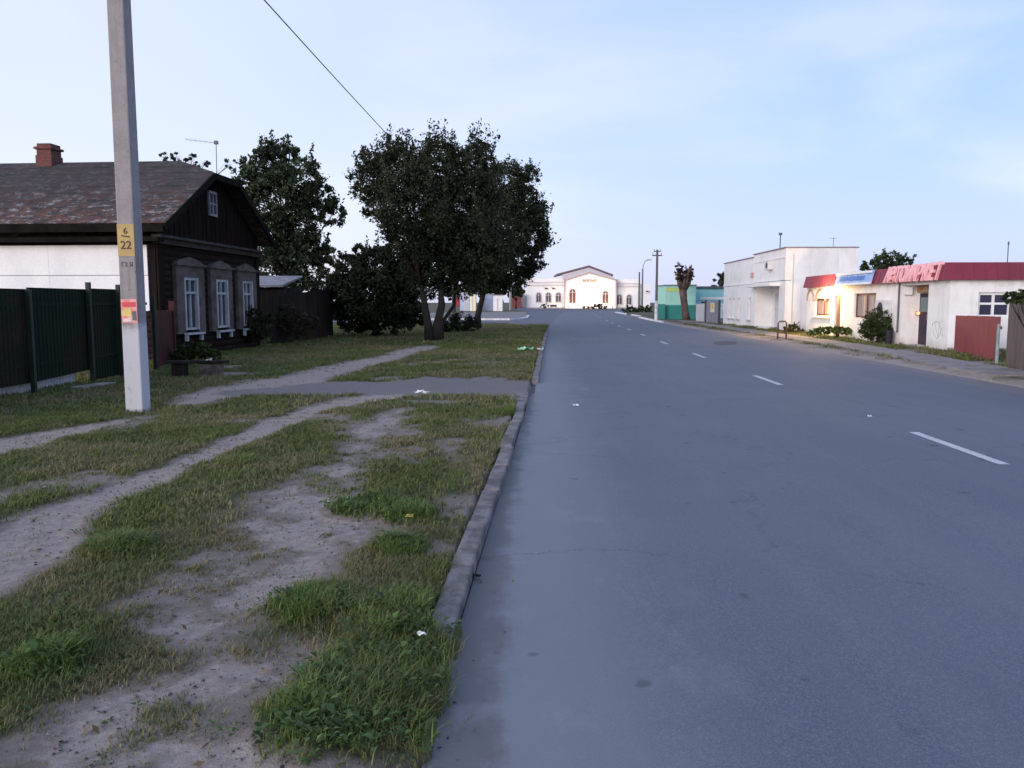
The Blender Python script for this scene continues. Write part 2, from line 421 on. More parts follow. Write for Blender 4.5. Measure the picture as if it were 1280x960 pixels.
# lane dashes
markm = mat('road_paint', (.5, .52, .55), (.3, .32, .35), scale=9, lo=.5, hi=.75, fscale=60, fine=.25)
d0 = 7.85
for k in range(15):
    if k == 9: continue
    dd = d0+k*7.75; Ln = 2.0
    s = MB(); m_ = 4
    for i in range(m_):
        a_, c_ = dd+Ln*i/m_, dd+Ln*(i+1)/m_
        xa, xc = float(cen(a_))+.02, float(cen(c_))+.02
        s.quad((xa-.06, a_, road_z(xa-.06, a_)+.004), (xa+.06, a_, road_z(xa+.06, a_)+.004), (xc+.06, c_, road_z(xc+.06, c_)+.004), (xc-.06, c_, road_z(xc-.06, c_)+.004))
    s.build('lane_marking', markm, road)
# dark tarred patch in the road
s = MB(); pxs = [(893,427),(905,425.5),(922,426.5),(920,430),(904,431.5),(891,430)]
s.quad(*[(lambda p: (p[0], p[1], road_z(p[0], p[1])+.004))(G(q[0], q[1], .05)) for q in pxs[::-1]])
s.build('tar_patch', mat('tar', (.06, .064, .078), (.08, .085, .1), scale=1.5), road)

# ------------------------------------------------------------------ grass
gmat = attr_mat('grass_blades', .55, .25)
def blades(n_, xr, yr, dens, lenf, wid, seed, name, maxdirt=.55):
    r = np.random.default_rng(seed)
    x = r.uniform(xr[0], xr[1], n_); y = r.uniform(yr[0], yr[1], n_)
    d, g_, l = fields(x, y)
    le = ledge(y)
    keep = (r.random(n_) < dens(x, y, d, g_, l))
    swx = np.interp(y, [17.5, 25, 34, 40, 50, 62], [11.25, 12.15, 12.9, 13.15, 13.6, 14.2])
    keep &= ~((np.abs(x-swx) < .72+.25*(vn(x, y, .5, 2)-.6)) & (y > 17))
    ok = np.where(x < cen(y), x < le-.16+np.where(y < 3.8, .42*vn(x, y, .15, 3), 0), x > redge(y)+.25)
    ok &= ~((x < cen(y)) & (y > 60))
    keep &= ok
    x, y, d, g_, l = (q[keep] for q in (x, y, d, g_, l))
    h = height(x, y)
    # several blades per tuft
    per = 4
    x = np.repeat(x, per)+r.normal(0, .018, len(x)*per); y = np.repeat(y, per)+r.normal(0, .018, len(y)*per)
    h = np.repeat(h, per); d = np.repeat(d, per); l = np.repeat(l, per)
    n2 = len(x)
    H = lenf(x, y, l)*r.uniform(.5, 1.3, n2)*(1-.6*ss(d, .3, .8))
    an = r.uniform(0, 2*np.pi, n2); lean = r.uniform(.2, 1.5, n2)*H
    wx, wy = np.cos(an+1.57)*wid*r.uniform(.6, 1.3, n2), np.sin(an+1.57)*wid*r.uniform(.6, 1.3, n2)
    bx, by = np.cos(an)*lean, np.sin(an)*lean
    P0 = np.stack([x-wx, y-wy, h-.01], -1); P1 = np.stack([x+wx, y+wy, h-.01], -1)
    P2 = np.stack([x+wx*.7+bx*.35, y+wy*.7+by*.35, h+H*.6], -1); P3 = np.stack([x-wx*.7+bx*.35, y-wy*.7+by*.35, h+H*.6], -1)
    P4 = np.stack([x+bx, y+by, h+H*.95], -1)
    V = np.stack([P0, P1, P2, P3, P4], 1).reshape(-1, 3)
    base = np.arange(n2)[:, None]*5
    F3 = np.concatenate([base+np.array([[0, 1, 2]]), base+np.array([[0, 2, 3]]), base+np.array([[3, 2, 4]])], 0)
    dry = np.clip(ss(fbm(x, y, 1.1, 77), .42, .62)*.75+d*.5-l*.55+r.normal(0, .22, n2), 0, 1)
    green = np.array([.115, .152, .042])*np.clip(1+r.normal(0, .22, n2), .4, 1.7)[:, None]
    green = green*(.75+.5*fbm(x, y, .6, 8))[:, None]
    green += np.outer(np.clip(l, 0, 1), [.012, .035, .0])
    brown = np.array([.235, .20, .105])*np.clip(1+r.normal(0, .2, n2), .5, 1.5)[:, None]
    T = green*(1-dry[:, None])+brown*dry[:, None]
    T = np.repeat(T, 5, 0)
    o = npmesh(name, V, F3, 3, gmat, T)
    return o
def dn(scale):
    def f(x, y, d, g_, l):
        cover = (1-ss(d+(fbm(x, y, .16, 5)-.5)*1.3, .15, .75))*(1-ss(g_, .2, .55))
        patch = .35+.65*ss(fbm(x, y, .7, 55), .35, .6)
        return np.clip(cover*patch*scale+l*.6*ss(fbm(x, y, .2, 91), .42, .62), 0.03*ss(fbm(x, y, .4, 93), .35, .6)+.004, 1)*(1-ss(g_, .3, .7))
    return f
def ln(base):
    return lambda x, y, l: base*(.6+.8*fbm(x, y, .5, 12))+l*.035*(.3+1.3*vn(x, y, .16, 71))
o = blades(80000, (-5, .3), (1.9, 5.5), dn(.9), ln(.036), .0028, 1, 'grass'); tag(o, 'short worn verge grass and weeds beside the broken kerb', 'grass', kind='stuff')
o = blades(75000, (-9, .5), (5.5, 12), dn(.9), ln(.045), .0045, 2, 'grass'); tag(o, 'patchy verge grass between the sandy tracks', 'grass', kind='stuff')
o = blades(80000, (-14, 2), (12, 30), dn(.9), ln(.06), .008, 3, 'grass'); tag(o, 'grass of the verge around the driveway', 'grass', kind='stuff')
o = blades(36000, (-14, 3), (30, 60), dn(1), ln(.1), .016, 4, 'grass'); tag(o, 'grass under the roadside trees', 'grass', kind='stuff')
o = blades(30000, (10, 17), (14, 60), dn(.9), ln(.1), .012, 5, 'grass'); tag(o, 'grass strip along the right pavement', 'grass', kind='stuff')
# broad-leaved weeds in the lush patches
def weeds():
    r = np.random.default_rng(21); n_ = 26000
    x = r.uniform(-6.5, .25, n_); y = 2.1+8.4*r.random(n_)**1.35
    d, g_, l = fields(x, y)
    p = (1-ss(d, .1, .6))*(.12+.88*ss(fbm(x, y, .3, 63), .46, .62))*.55+l*.65*ss(fbm(x, y, .2, 64), .36, .6)+.02
    le = ledge(y)
    ok = (r.random(n_) < p) & (x < le-.17+np.where(y < 3.8, .5*vn(x, y, .12, 4), 0)) & (g_ < .3) & (x > -.66*y-.3)
    x, y, l, d = x[ok], y[ok], l[ok], d[ok]; h = height(x, y); k = len(x)
    nl = 7; X_ = np.repeat(x, nl); Y_ = np.repeat(y, nl); H_ = np.repeat(h, nl); L_ = np.repeat(l, nl); m = len(X_)
    an = r.uniform(0, 6.28, m); el = r.uniform(.15, 1.25, m)
    Lf = r.uniform(.009, .026, m)*(1+.75*L_)*np.repeat(r.uniform(.6, 1.4, k), nl); w = Lf*r.uniform(.16, .38, m)
    stem = r.uniform(0, .045, m)*(.5+L_)
    b0 = np.stack([X_+np.cos(an)*stem*.7, Y_+np.sin(an)*stem*.7, H_+stem*.9], -1)
    dr = np.stack([np.cos(an)*np.cos(el), np.sin(an)*np.cos(el), np.sin(el)], -1); sd = np.stack([-np.sin(an), np.cos(an), 0*an], -1)
    dr2 = np.stack([np.cos(an)*np.cos(el-.8), np.sin(an)*np.cos(el-.8), np.sin(el-.8)], -1)
    m1 = b0+dr*(Lf*.55)[:, None]; tip = m1+dr2*(Lf*.55)[:, None]
    V = np.stack([b0, m1+sd*w[:, None], tip, m1-sd*w[:, None]], 1).reshape(-1, 3)
    dry = np.repeat(ss(fbm(x, y, .7, 78), .5, .68)*.8*(1-l*.4), nl)[:, None]
    T = np.array([.075, .135, .042])*(1-dry)+np.array([.17, .14, .07])*dry
    T = T*np.repeat(r.uniform(.55, 1.4, k), nl)[:, None]*r.uniform(.8, 1.2, m)[:, None]
    o = npmesh('weeds', V, np.arange(4*m).reshape(-1, 4), 4, gmat, np.repeat(T, 4, 0)); tag(o, 'small leafy weeds and clover scattered in the worn verge grass', 'weeds', kind='stuff')
weeds()
# pebbles, dry crumbs
def pebbles():
    r = np.random.default_rng(5); Vs = []; Fs = []; Ts = []
    for _ in range(4500):
        y = r.uniform(2.2, 12); x = r.uniform(-.62*y, float(ledge(y))-.2)
        d, g_, l = fields(np.array([x]), np.array([y]))
        if d[0] < .35 and g_[0] < .4 and r.random() > .25: continue
        s_ = .003+.012*r.random()**3; z = float(height(x, y)); i = len(Vs)
        for k in range(5): Vs.append((x+s_*math.cos(k*1.257)*r.uniform(.7, 1.2), y+s_*math.sin(k*1.257)*r.uniform(.7, 1.2), z-.002))
        for k in range(5): Vs.append((x+.6*s_*math.cos(k*1.257), y+.6*s_*math.sin(k*1.257), z+s_*r.uniform(.4, .8)))
        for k in range(5): Fs.append((i+k, i+(k+1) % 5, i+5+(k+1) % 5, i+5+k))
        i2 = i+5
        Fs.append((i2, i2+1, i2+2, i2+3)); Fs.append((i2, i2+3, i2+4, i2+4))
        Ts += [np.array([.2, .18, .17])*r.uniform(.35, 1.25)]*10
    Fs = [f for f in Fs if len(set(f)) == 4]
    o = npmesh('pebbles', np.array(Vs), np.array(Fs), 4, attr_mat('pebble', .9), np.array(Ts)); tag(o, 'small pebbles and crumbs on the bare earth', 'pebbles', kind='stuff')
pebbles()

def litter():
    r = np.random.default_rng(33); n_ = 1100
    y = 2.2+9*r.random(n_)**1.2; x = r.uniform(-.66, 0, n_)*y+r.uniform(-.2, .5, n_)
    k = x < ledge(y)+.25*(r.random(n_) < .15); x, y = x[k], y[k]; m = len(x)
    h = np.where(x > ledge(y)-.05, .008, height(x, y)+.006)+r.uniform(0, .012, m)
    an = r.uniform(0, 6.28, m); s_ = r.uniform(.008, .024, m); a_ = np.stack([np.cos(an), np.sin(an), r.normal(0, .35, m)], -1)*s_[:, None]; b_ = np.stack([-np.sin(an), np.cos(an), r.normal(0, .35, m)], -1)*(s_*.5)[:, None]
    P = np.stack([x, y, h], -1); V = np.stack([P-a_, P+b_, P+a_, P-b_], 1).reshape(-1, 3)
    T = np.array([.16, .11, .06])*r.uniform(.4, 1.6, m)[:, None]
    o = npmesh('leaf_litter', V, np.arange(4*m).reshape(-1, 4), 4, gmat, np.repeat(T, 4, 0)); tag(o, 'dry brown leaf bits scattered over the verge and gutter', 'leaf litter', kind='stuff')
litter()
# ------------------------------------------------------------------ trees
leafm = attr_mat('leaves', .6, .18, .2)
barkm = mat('bark', (.03, .025, .022), (.018, .015, .014), scale=6, fscale=30, stretch=(3, 3, .6), bmp=.8)
def foliage(blobs, n_, size, col, seed, shoots=0, shell=.6, flat=1.0):
    r = np.random.default_rng(seed); vol = np.array([b[1]**2 for b in blobs]); vol = vol/vol.sum()
    CS = []; TS = []; NS = []
    for (c, rad), w in zip(blobs, vol):
        k = max(6, int(n_*w/42))
        dr = r.normal(0, 1, (k, 3)); dr /= np.linalg.norm(dr, axis=1)[:, None]
        u = r.random(k)**(1/3); u = u*(1-shell)+shell*np.maximum(u, r.random(k)**.25)
        P = np.array(c)+dr*(u*rad)[:, None]*np.array([1, 1, flat])
        tint = np.clip(r.normal(1, .42, k), .35, 2.2)
        m = r.integers(24, 60, k)
        idx_ = np.repeat(np.arange(k), m)
        sig = rad*r.uniform(.06, .16, k)
        Q = P[idx_]+r.normal(0, 1, (len(idx_), 3))*sig[idx_][:, None]*np.array([1, 1, .75])
        CS.append(Q); TS.append(tint[idx_])
    if shoots:                              # leafy upright shoots on top of the crown
        for _ in range(shoots):
            c, rad = blobs[r.integers(0, len(blobs))]
            an = r.uniform(0, 6.28); q = r.uniform(.2, .95)
            p0 = np.array(c)+np.array([math.cos(an)*rad*q, math.sin(an)*rad*q, rad*math.sqrt(max(0, 1-q*q))*flat*.85])
            Lh = r.uniform(.4, 1.05)*min(1.2, rad); m = int(30*Lh)+8
            t = r.random(m); dirv = np.array([math.cos(an)*q*.35+r.normal(0, .12), math.sin(an)*q*.35+r.normal(0, .12), 1.])
            CS.append(p0+np.outer(t*Lh, dirv)+r.normal(0, .045+.015, (m, 3))); TS.append(np.full(m, r.uniform(.7, 1.3)))
    P = np.concatenate(CS); T = np.concatenate(TS); k = len(P)
    a_ = r.normal(0, 1, (k, 3)); a_ /= np.linalg.norm(a_, axis=1)[:, None]
    b_ = np.cross(a_, r.normal(0, 1, (k, 3))); b_ /= np.linalg.norm(b_, axis=1)[:, None]
    s_ = size*r.uniform(.6, 1.35, k)[:, None]
    V = np.stack([P-a_*s_, P+b_*s_*.5, P+a_*s_, P-b_*s_*.5], 1).reshape(-1, 3)
    tint = np.array(col)*(T*np.clip(r.normal(1, .2, k), .5, 1.6))[:, None]
    tint[:, 0] *= np.clip(r.normal(1, .12, k), .7, 1.4)
    return V, np.arange(4*k).reshape(-1, 4), np.repeat(tint, 4, 0)
def tree(name, label, cat, base, blobs, n_, size, col, seed, trunks=((0, 0, .16),), fork=.32, shoots=0, group=None, twigs=6, shell=.6, flat=1.0):
    r = random.Random(seed); t = thing(name, label, cat, base, 0, group)
    B = Vector(base); lb = [(tuple(Vector(c)-B), rad) for c, rad in blobs]
    V, Fc, T = foliage(lb, n_, size, col, seed, shoots, shell, flat)
    npmesh('crown', V, Fc, 4, leafm, T, t)
    mb = MB(); top = max(c[2] for c, _ in lb)
    lo_ = min(c[2] for c, _ in lb)
    forks = []
    for ox, oy, tr in trunks:
        cx = sum(c[0] for c, _ in lb)/len(lb)*.25; fz = max(.6, top*fork)
        pts = [(ox, oy, -.1), (ox*1.25+r.uniform(-.08, .08), oy, fz*.3), (ox*2.6+cx*.5+r.uniform(-.12, .12), oy*1.3, fz*.65), (ox*3.2+cx+r.uniform(-.1, .1), oy*1.3, fz)]
        mb.tube(pts, [tr*1.4, tr*1.0, tr*.82, tr*.5], 9); mb.sph(pts[-1], tr*.52, 8, 6); forks.append((Vector(pts[-1]), tr*.8))
    for i, (c, rad) in enumerate(lb):
        f, tr = min(forks, key=lambda q: abs(q[0].x-c[0])); c = Vector(c)
        m1 = f.lerp(c, .4)+Vector((r.uniform(-.15, .15), r.uniform(-.15, .15), -.08*rad)); m2 = f.lerp(c, .75)+Vector((r.uniform(-.12, .12), 0, 0))
        mb.tube([f-Vector((0, 0, .15)), m1, m2, c], [tr*.55, tr*.42, tr*.28, tr*.14], 6)
        for k in range(twigs):
            d = Vector((r.gauss(0, 1), r.gauss(0, 1), r.gauss(.35, .8))).normalized()*rad*r.uniform(.6, 1.0)
            s0 = m1.lerp(c, r.uniform(.1, 1)); e = c+d
            mb.tube([s0, s0.lerp(e, .5)+Vector((0, 0, .1*rad)), e], [tr*.16, tr*.1, tr*.03], 4)
    mb.build('trunk', barkm, t, smooth=True)
    return t
def BL(d, L): return [(at(p[0], p[1], d+(p[3] if len(p) > 3 else 0)), p[2]*d/1000) for p in L]
dk = (.028, .04, .018)
tree('broadleaf_tree', 'dark roadside tree with forked trunks, the larger crown nearest the kerb', 'tree', G(541, 426, .06),
     BL(34, [(468,225,30,-.6),(498,221,40,.5),(545,219,44,0),(590,221,40,.4),(476,252,26,.6),(520,262,50,-1.2),(575,262,54,.6),(508,306,32,.4),(550,312,46,0),(600,306,40,-.5),(535,344,32,.3),(575,338,34,.4),(560,300,40,.8),(612,322,28,0),(484,199,16,.3),(598,197,20,.2),(545,197,20,0),(500,195,13,0),(458,203,12,.2)]),
     76000, .07, (.028, .036, .018), 3, trunks=((-.12, 0, .17), (.14, .1, .19), (.3, .75, .09)), fork=.3, shoots=190)
tree('broadleaf_tree', 'slimmer roadside tree just beyond the larger forked one, crown hanging over the road', 'tree', G(597, 412, .03),
     BL(47, [(628,238,34),(652,262,32,1),(625,290,38,-1),(660,295,28,.5),(605,335,30),(640,330,30,1),(668,330,14),(612,342,24),(590,334,26,2),(632,342,20),(600,308,34,.5),(655,222,18,.4),(672,275,16,0)]),
     52000, .09, (.026, .036, .018), 5, trunks=((0, 0, .19),), fork=.32, shoots=50)
tree('broadleaf_tree', 'bushy green tree standing behind the wooden house gable', 'tree', (at(352, 400, 44)[0], 44, 0),
     BL(44, [(330,212,26),(350,204,24,.5),(372,226,30,-.6),(312,232,20),(345,252,38),(396,252,24,.5),(416,268,16),(372,286,30),(336,302,34),(392,312,18),(350,340,36),(385,340,24),(405,318,16),(340,188,12),(362,190,12)]),
     38000, .1, (.034, .05, .026), 8, shoots=45)
tree('broadleaf_tree', 'dark overgrown tree like thicket between the board fence and the roadside trees', 'tree', (at(470, 410, 39)[0], 39, .02),
     BL(39, [(438,342,24),(470,338,28,.8),(505,350,26),(430,365,26),(465,370,36,-.6),(500,378,30),(440,393,24),(478,398,24),(515,392,18),(420,326,10),(452,318,12),(405,362,18),(402,388,18),(515,330,24),(488,322,18)]),
     52000, .085, (.024, .034, .018), 12, shoots=20)
tree('birch_tree', 'thin sparse treetop showing above the house roof ridge', 'tree', (at(225, 400, 60)[0], 60, 0),
     BL(60, [(205,196,7),(222,198,9),(240,199,8),(212,206,8),(232,206,9),(255,205,7),(288,205,10)]), 900, .1, (.05, .06, .05), 14, trunks=((0, 0, .1),), fork=.7, twigs=9)
def bush(label, base, blobs, n_, size, col, seed, name='bush', group=None, cat='bush'):
    return tree(name, label, cat, base, blobs, n_*3 if size < .1 else n_, size*.6 if size < .1 else size, col, seed, trunks=((0, 0, .04), (.1, .05, .03)), fork=.2, twigs=5, shell=.5, group=group)
bush('brownish bush in front of the dark board fence', (at(352, 420, 32)[0], 32, .03), BL(32, [(345,402,16),(360,396,18),(372,408,16),(338,412,12),(385,402,12)]), 3500, .06, (.04, .036, .02), 21)
bush('leggy dark bush under the third house window', (at(318, 425, 30)[0], 30, .02), BL(29, [(318,395,13),(325,410,15),(312,415,11),(332,400,10)]), 2600, .055, (.028, .032, .018), 22)
bush('low green shrub at the foot of the nearest house window', (at(235, 447, 22)[0], 22, .02), BL(22, [(232,441,12),(252,437,12),(222,446,10),(268,442,9)]), 2400, .05, (.035, .055, .014), 23)
bush('rounded dark shrub at the foot of the slimmer roadside tree', (at(573, 415, 43)[0], 43, .03), BL(43, [(562,405,12),(578,402,13),(590,406,10),(555,410,8)]), 3000, .07, (.02, .035, .018), 24)
bush('round dark green bush in front of the shop wall', (at(1097, 425, 32)[0], 32, .05), BL(32, [(1097,402,17),(1108,410,14),(1086,412,12),(1096,416,15)]), 5000, .055, (.035, .048, .016), 25)
bush('low green grassy shrubs below the lit shop windows', (at(1045, 418, 36)[0], 36, .05), BL(36, [(1012,415.5,3.5),(1018,414.5,4.5),(1025,413,5),(1032,413,5),(1039,412.5,5),(1046,413,5),(1053,413,5),(1060,414,5),(1067,414.5,5),(1074,415.5,5),(1081,417,4.5)]), 4500, .06, (.085, .125, .03), 26)
bush('scrubby olive weeds at the corner of the white hall', (at(990, 415, 42)[0], 42, .05), BL(42, [(984,410,5),(992,411,6),(1000,413,4)]), 900, .06, (.05, .05, .02), 27, name='shrub', cat='shrub')
bush('clump of leafy vine hanging over the weathered board fence', (at(1285, 470, 18.5)[0]+.5, 18.9, .05), BL(18.4, [(1262,372,8),(1275,370,10),(1288,372,12)]), 1500, .05, (.035, .055, .015), 28, name='vine', cat='vine')
tree('broadleaf_tree', 'green treetop with upright shoots rising behind the shop roof', 'tree', (at(1108, 400, 62)[0], 62, 0),
     BL(62, [(1086,335,9),(1100,330,11),(1116,328,10),(1130,332,9),(1105,345,18)]), 4500, .13, (.04, .06, .025), 31, shoots=24)
tree('conifer_tree', 'dark treetop peeking out left of the white hall', 'tree', (at(904, 400, 95)[0], 95, 0),
     BL(95, [(903,345,7),(900,355,9),(908,352,10),(895,362,7),(906,368,12)]), 2500, .2, (.025, .035, .02), 32)
hb = None
for i, (px_, r_) in enumerate(((784, 5), (793, 6), (803, 5), (811, 5))):
    bush(['clipped dark bush left of the lamp posts before the station', 'tallest dark bush between the two lamp posts before the station', 'dark bush right under the lamp post before the station', 'rightmost of the dark bushes before the station'][i],
         (at(px_, 391, 138)[0], 138, 0), BL(138, [(px_-3, 387, r_*.7), (px_+3, 387.5, r_*.7), (px_, 385.5, r_*.75)]), 900, .17, (.03, .05, .022), 40+i, group='dark bushes in front of the station')
bush('dark red flower bed mound before the station doors', (at(748, 385, 200)[0], 200, 0), BL(200, [(741,384.6,3.6),(745,383.8,4.2),(749,383.8,4.2),(753,384.4,3.8),(757,385,3)]), 1500, .22, (.07, .03, .028), 46, name='flower_bed', cat='flower bed')
bush('small patch of bright red flowers before the station doors', (at(733, 385, 200)[0], 200, 0), BL(200, [(731,384.4,1.8),(735,384.2,1.8)]), 250, .2, (.4, .05, .05), 47, name='flower_bed', cat='flower bed')
bush('little green bush by the left wing of the station', (at(680, 384, 215)[0], 215, 0), BL(215, [(678,382,3),(683,382,3)]), 400, .22, (.05, .09, .03), 48)

# distant tree line: each a tree
tm = (.03, .042, .026)
for i, (px_, py_, rp, d) in enumerate(((566,360,14,190),(600,352,20,185),(622,358,18,190),(645,362,10,210),(585,366,8,200))):
    tree('broadleaf_tree', ['distant tree seen left of the red signboard', 'tall distant tree above the pale blue wall', 'distant tree right of the tall one above the pale blue wall', 'distant tree above the brick shed by the station', 'low distant tree at the left end of the pale blue wall'][i],
         'tree', (at(px_, 385, d)[0], d, 0), BL(d, [(px_, py_, rp*.7), (px_-rp*.5, py_+4, rp*.55), (px_+rp*.5, py_+5, rp*.55), (px_, py_-rp*.5, rp*.5), (px_, py_+rp*.6, rp*.6)]), 2200, .42, tm, 60+i, trunks=((0, 0, .25),))
tree('broadleaf_tree', 'small purplish tree between the station and the mint house', 'tree', (at(826, 390, 150)[0], 150, 0), BL(150, [(824,372,4),(828,369,4.5),(826,377,4.5)]), 900, .22, (.05, .035, .04), 66)

# pollarded tree on the right
t = thing('pollarded_tree', 'stout pollarded tree with a stubby brown head in front of the mint house', 'tree', (at(858, 400, 76)[0], 76, 0))
mb = MB(); k = .076
mb.tube([(0,0,-.1),(-.12,0,.8),(-.3,0,2.0),(-.4,0,2.9)], [.42,.34,.33,.38], 10)
r = random.Random(4)
for q in range(16):
    an = r.uniform(0, 6.28); sx_ = math.cos(an)*r.uniform(.2, .95); e = (-.4+sx_, math.sin(an)*.7, r.uniform(3.7, 4.9))
    mb.tube([(-.4+.1*sx_, 0, 2.6), (-.4+sx_*.7, math.sin(an)*.4, 3.4), e], [.2, .16, .1], 6)
    mb.sph((e[0], e[1], e[2]-.15), r.uniform(.13, .24), 7, 5)
mb.build('trunk', mat('pollard_bark', (.13, .085, .07), (.06, .042, .04), scale=2, fscale=14, bmp=.8), t, smooth=True)
V, Fc, T = foliage([((-.4+r.uniform(-.75,.75), r.uniform(-.5,.5), r.uniform(3.9,4.9)), .3) for _ in range(14)], 900, .09, (.05, .035, .035), 9, shoots=14)
npmesh('crown', V, Fc, 4, leafm, T, t)

# ------------------------------------------------------------------ wooden house
rz = math.pi/2-math.atan(.08)
H = thing('wooden_house', 'old dark log house with half hipped mossy slate roof and three white framed gable windows', 'house', (-10.1, 23.0, 0), rz)
logm, nt, b = nodes('dark_logs')
v = coords(nt); sz = nt.nodes.new('ShaderNodeSeparateXYZ'); nt.links.new(v, sz.inputs[0])
nn_ = noise(nt, coords(nt, (1, 1, 9)), 2.5, 6)
wv = math_(nt, 'ABSOLUTE', math_(nt, 'SINE', math_(nt, 'MULTIPLY', sz.outputs[2], 15.7)))
cc = mixc(nt, ramp(nt, nn_, .35, .7), (.016, .012, .011), (.03, .023, .02))
cc = mixc(nt, ramp(nt, wv, .25, .0), cc, (.008, .007, .007))
nt.links.new(cc, b.inputs['Base Color']); b.inputs['Roughness'].default_value = .9; b.inputs['Specular IOR Level'].default_value = .04; bump(nt, b, wv, .9, .05)
GW, LN = 7.2, 15.0
ZE = 3.55
mb = MB(); mb.box(.0, GW, .0, LN, -.3, ZE); mb.build('wall', logm, H)
boardm = mat('gable_boards', (.018, .013, .012), (.010, .008, .008), scale=1.2, fscale=20, stretch=(6, 6, .5), bmp=.6, spec=.03)
# gable triangle: ridge at mid, clipped
zr, ov = 6.16, .5
zeave = 3.76
def rz_at(x):    # roof underside height
    return zeave+(zr-zeave)*min(x+ov, GW+ov-x)/(GW/2+ov)
hz = 5.62
xl = (hz-zeave)*(GW/2+ov)/(zr-zeave)-ov
mb = MB(); mb.prism([(-.02, ZE), (GW+.02, ZE), (GW+.02, rz_at(GW)-.02), (GW-xl, hz-.02), (xl, hz-.02), (-.02, rz_at(0)-.02)], 'y', -.03, .1)
for i in range(24):
    x = .1+i*.3
    if x > GW-.1: break
    mb.box(x, x+.02, -.045, -.032, ZE+.02, min(rz_at(x), hz)-.08)
gb = mb.build('gable', boardm, H)
mb = MB(); mb.box(-.25, GW+.25, -.28, .0, ZE-.06, ZE+.02); mb.box(-.2, GW+.2, -.14, .0, ZE-.22, ZE-.063); mb.build('cornice', mat('cornice_wood', (.05, .043, .04), (.03, .026, .024)), H)
# roof
slm, nt, b = nodes('slate_roof')
v = coords(nt)
br = N(nt, 'ShaderNodeTexNoise', Scale=1.1, Detail=8, Roughness=.75); nt.links.new(v, br.inputs['Vector'])
n5 = noise(nt, coords(nt, (1.5, 1, 1.5)), 3.4, 7, .7); n6 = noise(nt, coords(nt, (3, 3, 3)), 6, 4)
sz = nt.nodes.new('ShaderNodeSeparateXYZ'); nt.links.new(v, sz.inputs[0])
cc = mixc(nt, ramp(nt, br.outputs[0], .4, .6), (.016, .014, .017), (.036, .03, .034))
cc = mixc(nt, math_(nt, 'MULTIPLY', ramp(nt, n6, .5, .65), .6), cc, (.03, .03, .028))
low = ramp(nt, sz.outputs[2], 5.6, 3.6)
rust = math_(nt, 'MULTIPLY', ramp(nt, n5, .45, .56), math_(nt, 'ADD', math_(nt, 'MULTIPLY', low, .9), .15))
cc = mixc(nt, rust, cc, (.10, .036, .024))
pale = math_(nt, 'MULTIPLY', ramp(nt, noise(nt, coords(nt, (1.6, 1.0, 1.6)), 3.0, 9, .85), .53, .585), math_(nt, 'ADD', math_(nt, 'MULTIPLY', low, 1.0), .22))
cc = mixc(nt, pale, cc, (.24, .245, .25))
nt.links.new(cc, b.inputs['Base Color']); b.inputs['Roughness'].default_value = .9
bump(nt, b, n5, .6, .05)
th = .09; og = .55
yc = -og
hy = 1.0
A0 = (-ov, yc, zeave); A1 = (-ov, LN+.5, zeave)
rid0 = (GW/2, hy, zr); rid1 = (GW/2, LN+.5, zr)
B0 = (GW+ov, yc, zeave); B1 = (GW+ov, LN+.5, zeave)
HL = (xl, yc, hz); HR = (GW-xl, yc, hz)
mb = MB()
def slab(*p):
    i = len(mb.v); n = len(p); mb.v += list(p)+[(q[0], q[1], q[2]+th) for q in p]
    mb.f += [tuple(range(i+n-1, i-1, -1)), tuple(range(i+n, i+2*n))]
    mb.f += [(i+k_, i+(k_+1)%n, i+n+(k_+1)%n, i+n+k_) for k_ in range(n)]
# corrugated-ish slate courses on the camera-facing slope: overlapping rows
rows = 9
for q in range(rows):
    t0, t1 = q/rows, (q+1)/rows+.015
    def L_(t, far_):
        z = zeave+(zr-zeave)*t; x = -ov+(GW/2+ov)*t
        if far_: return (x, LN+.5, z)
        if z <= hz: return (x, yc, z)
        u = (z-hz)/(zr-hz); return (x, yc+(hy-yc)*u, z)
    t1 = min(t1, 1)
    lift = .018
    p = [L_(t0, 0), L_(t0, 1), L_(t1, 1), L_(t1, 0)]
    p = [(p[0][0], p[0][1], p[0][2]+lift), (p[1][0], p[1][1], p[1][2]+lift), p[2], p[3]]
    zb = [L_(t, 0) for t in (t0, t1)]
    if zb[0][2] < hz < zb[1][2]: p = [p[0], p[1], p[2], p[3], HL]
    slab(*p)
slab(B0, HR, rid0, rid1, B1); slab(HL, HR, rid0)
roof = mb.build('roof', slm, H)
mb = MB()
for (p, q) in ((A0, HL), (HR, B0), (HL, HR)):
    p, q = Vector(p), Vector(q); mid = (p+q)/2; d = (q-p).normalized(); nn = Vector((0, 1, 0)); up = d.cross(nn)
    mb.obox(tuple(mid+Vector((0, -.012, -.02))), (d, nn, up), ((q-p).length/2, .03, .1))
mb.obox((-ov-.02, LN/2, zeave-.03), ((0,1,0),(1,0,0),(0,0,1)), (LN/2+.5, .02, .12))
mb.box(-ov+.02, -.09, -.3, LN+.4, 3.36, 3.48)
mb.build('bargeboard', mat('old_trim', (.014, .012, .011), (.008, .007, .007), spec=.03), H)
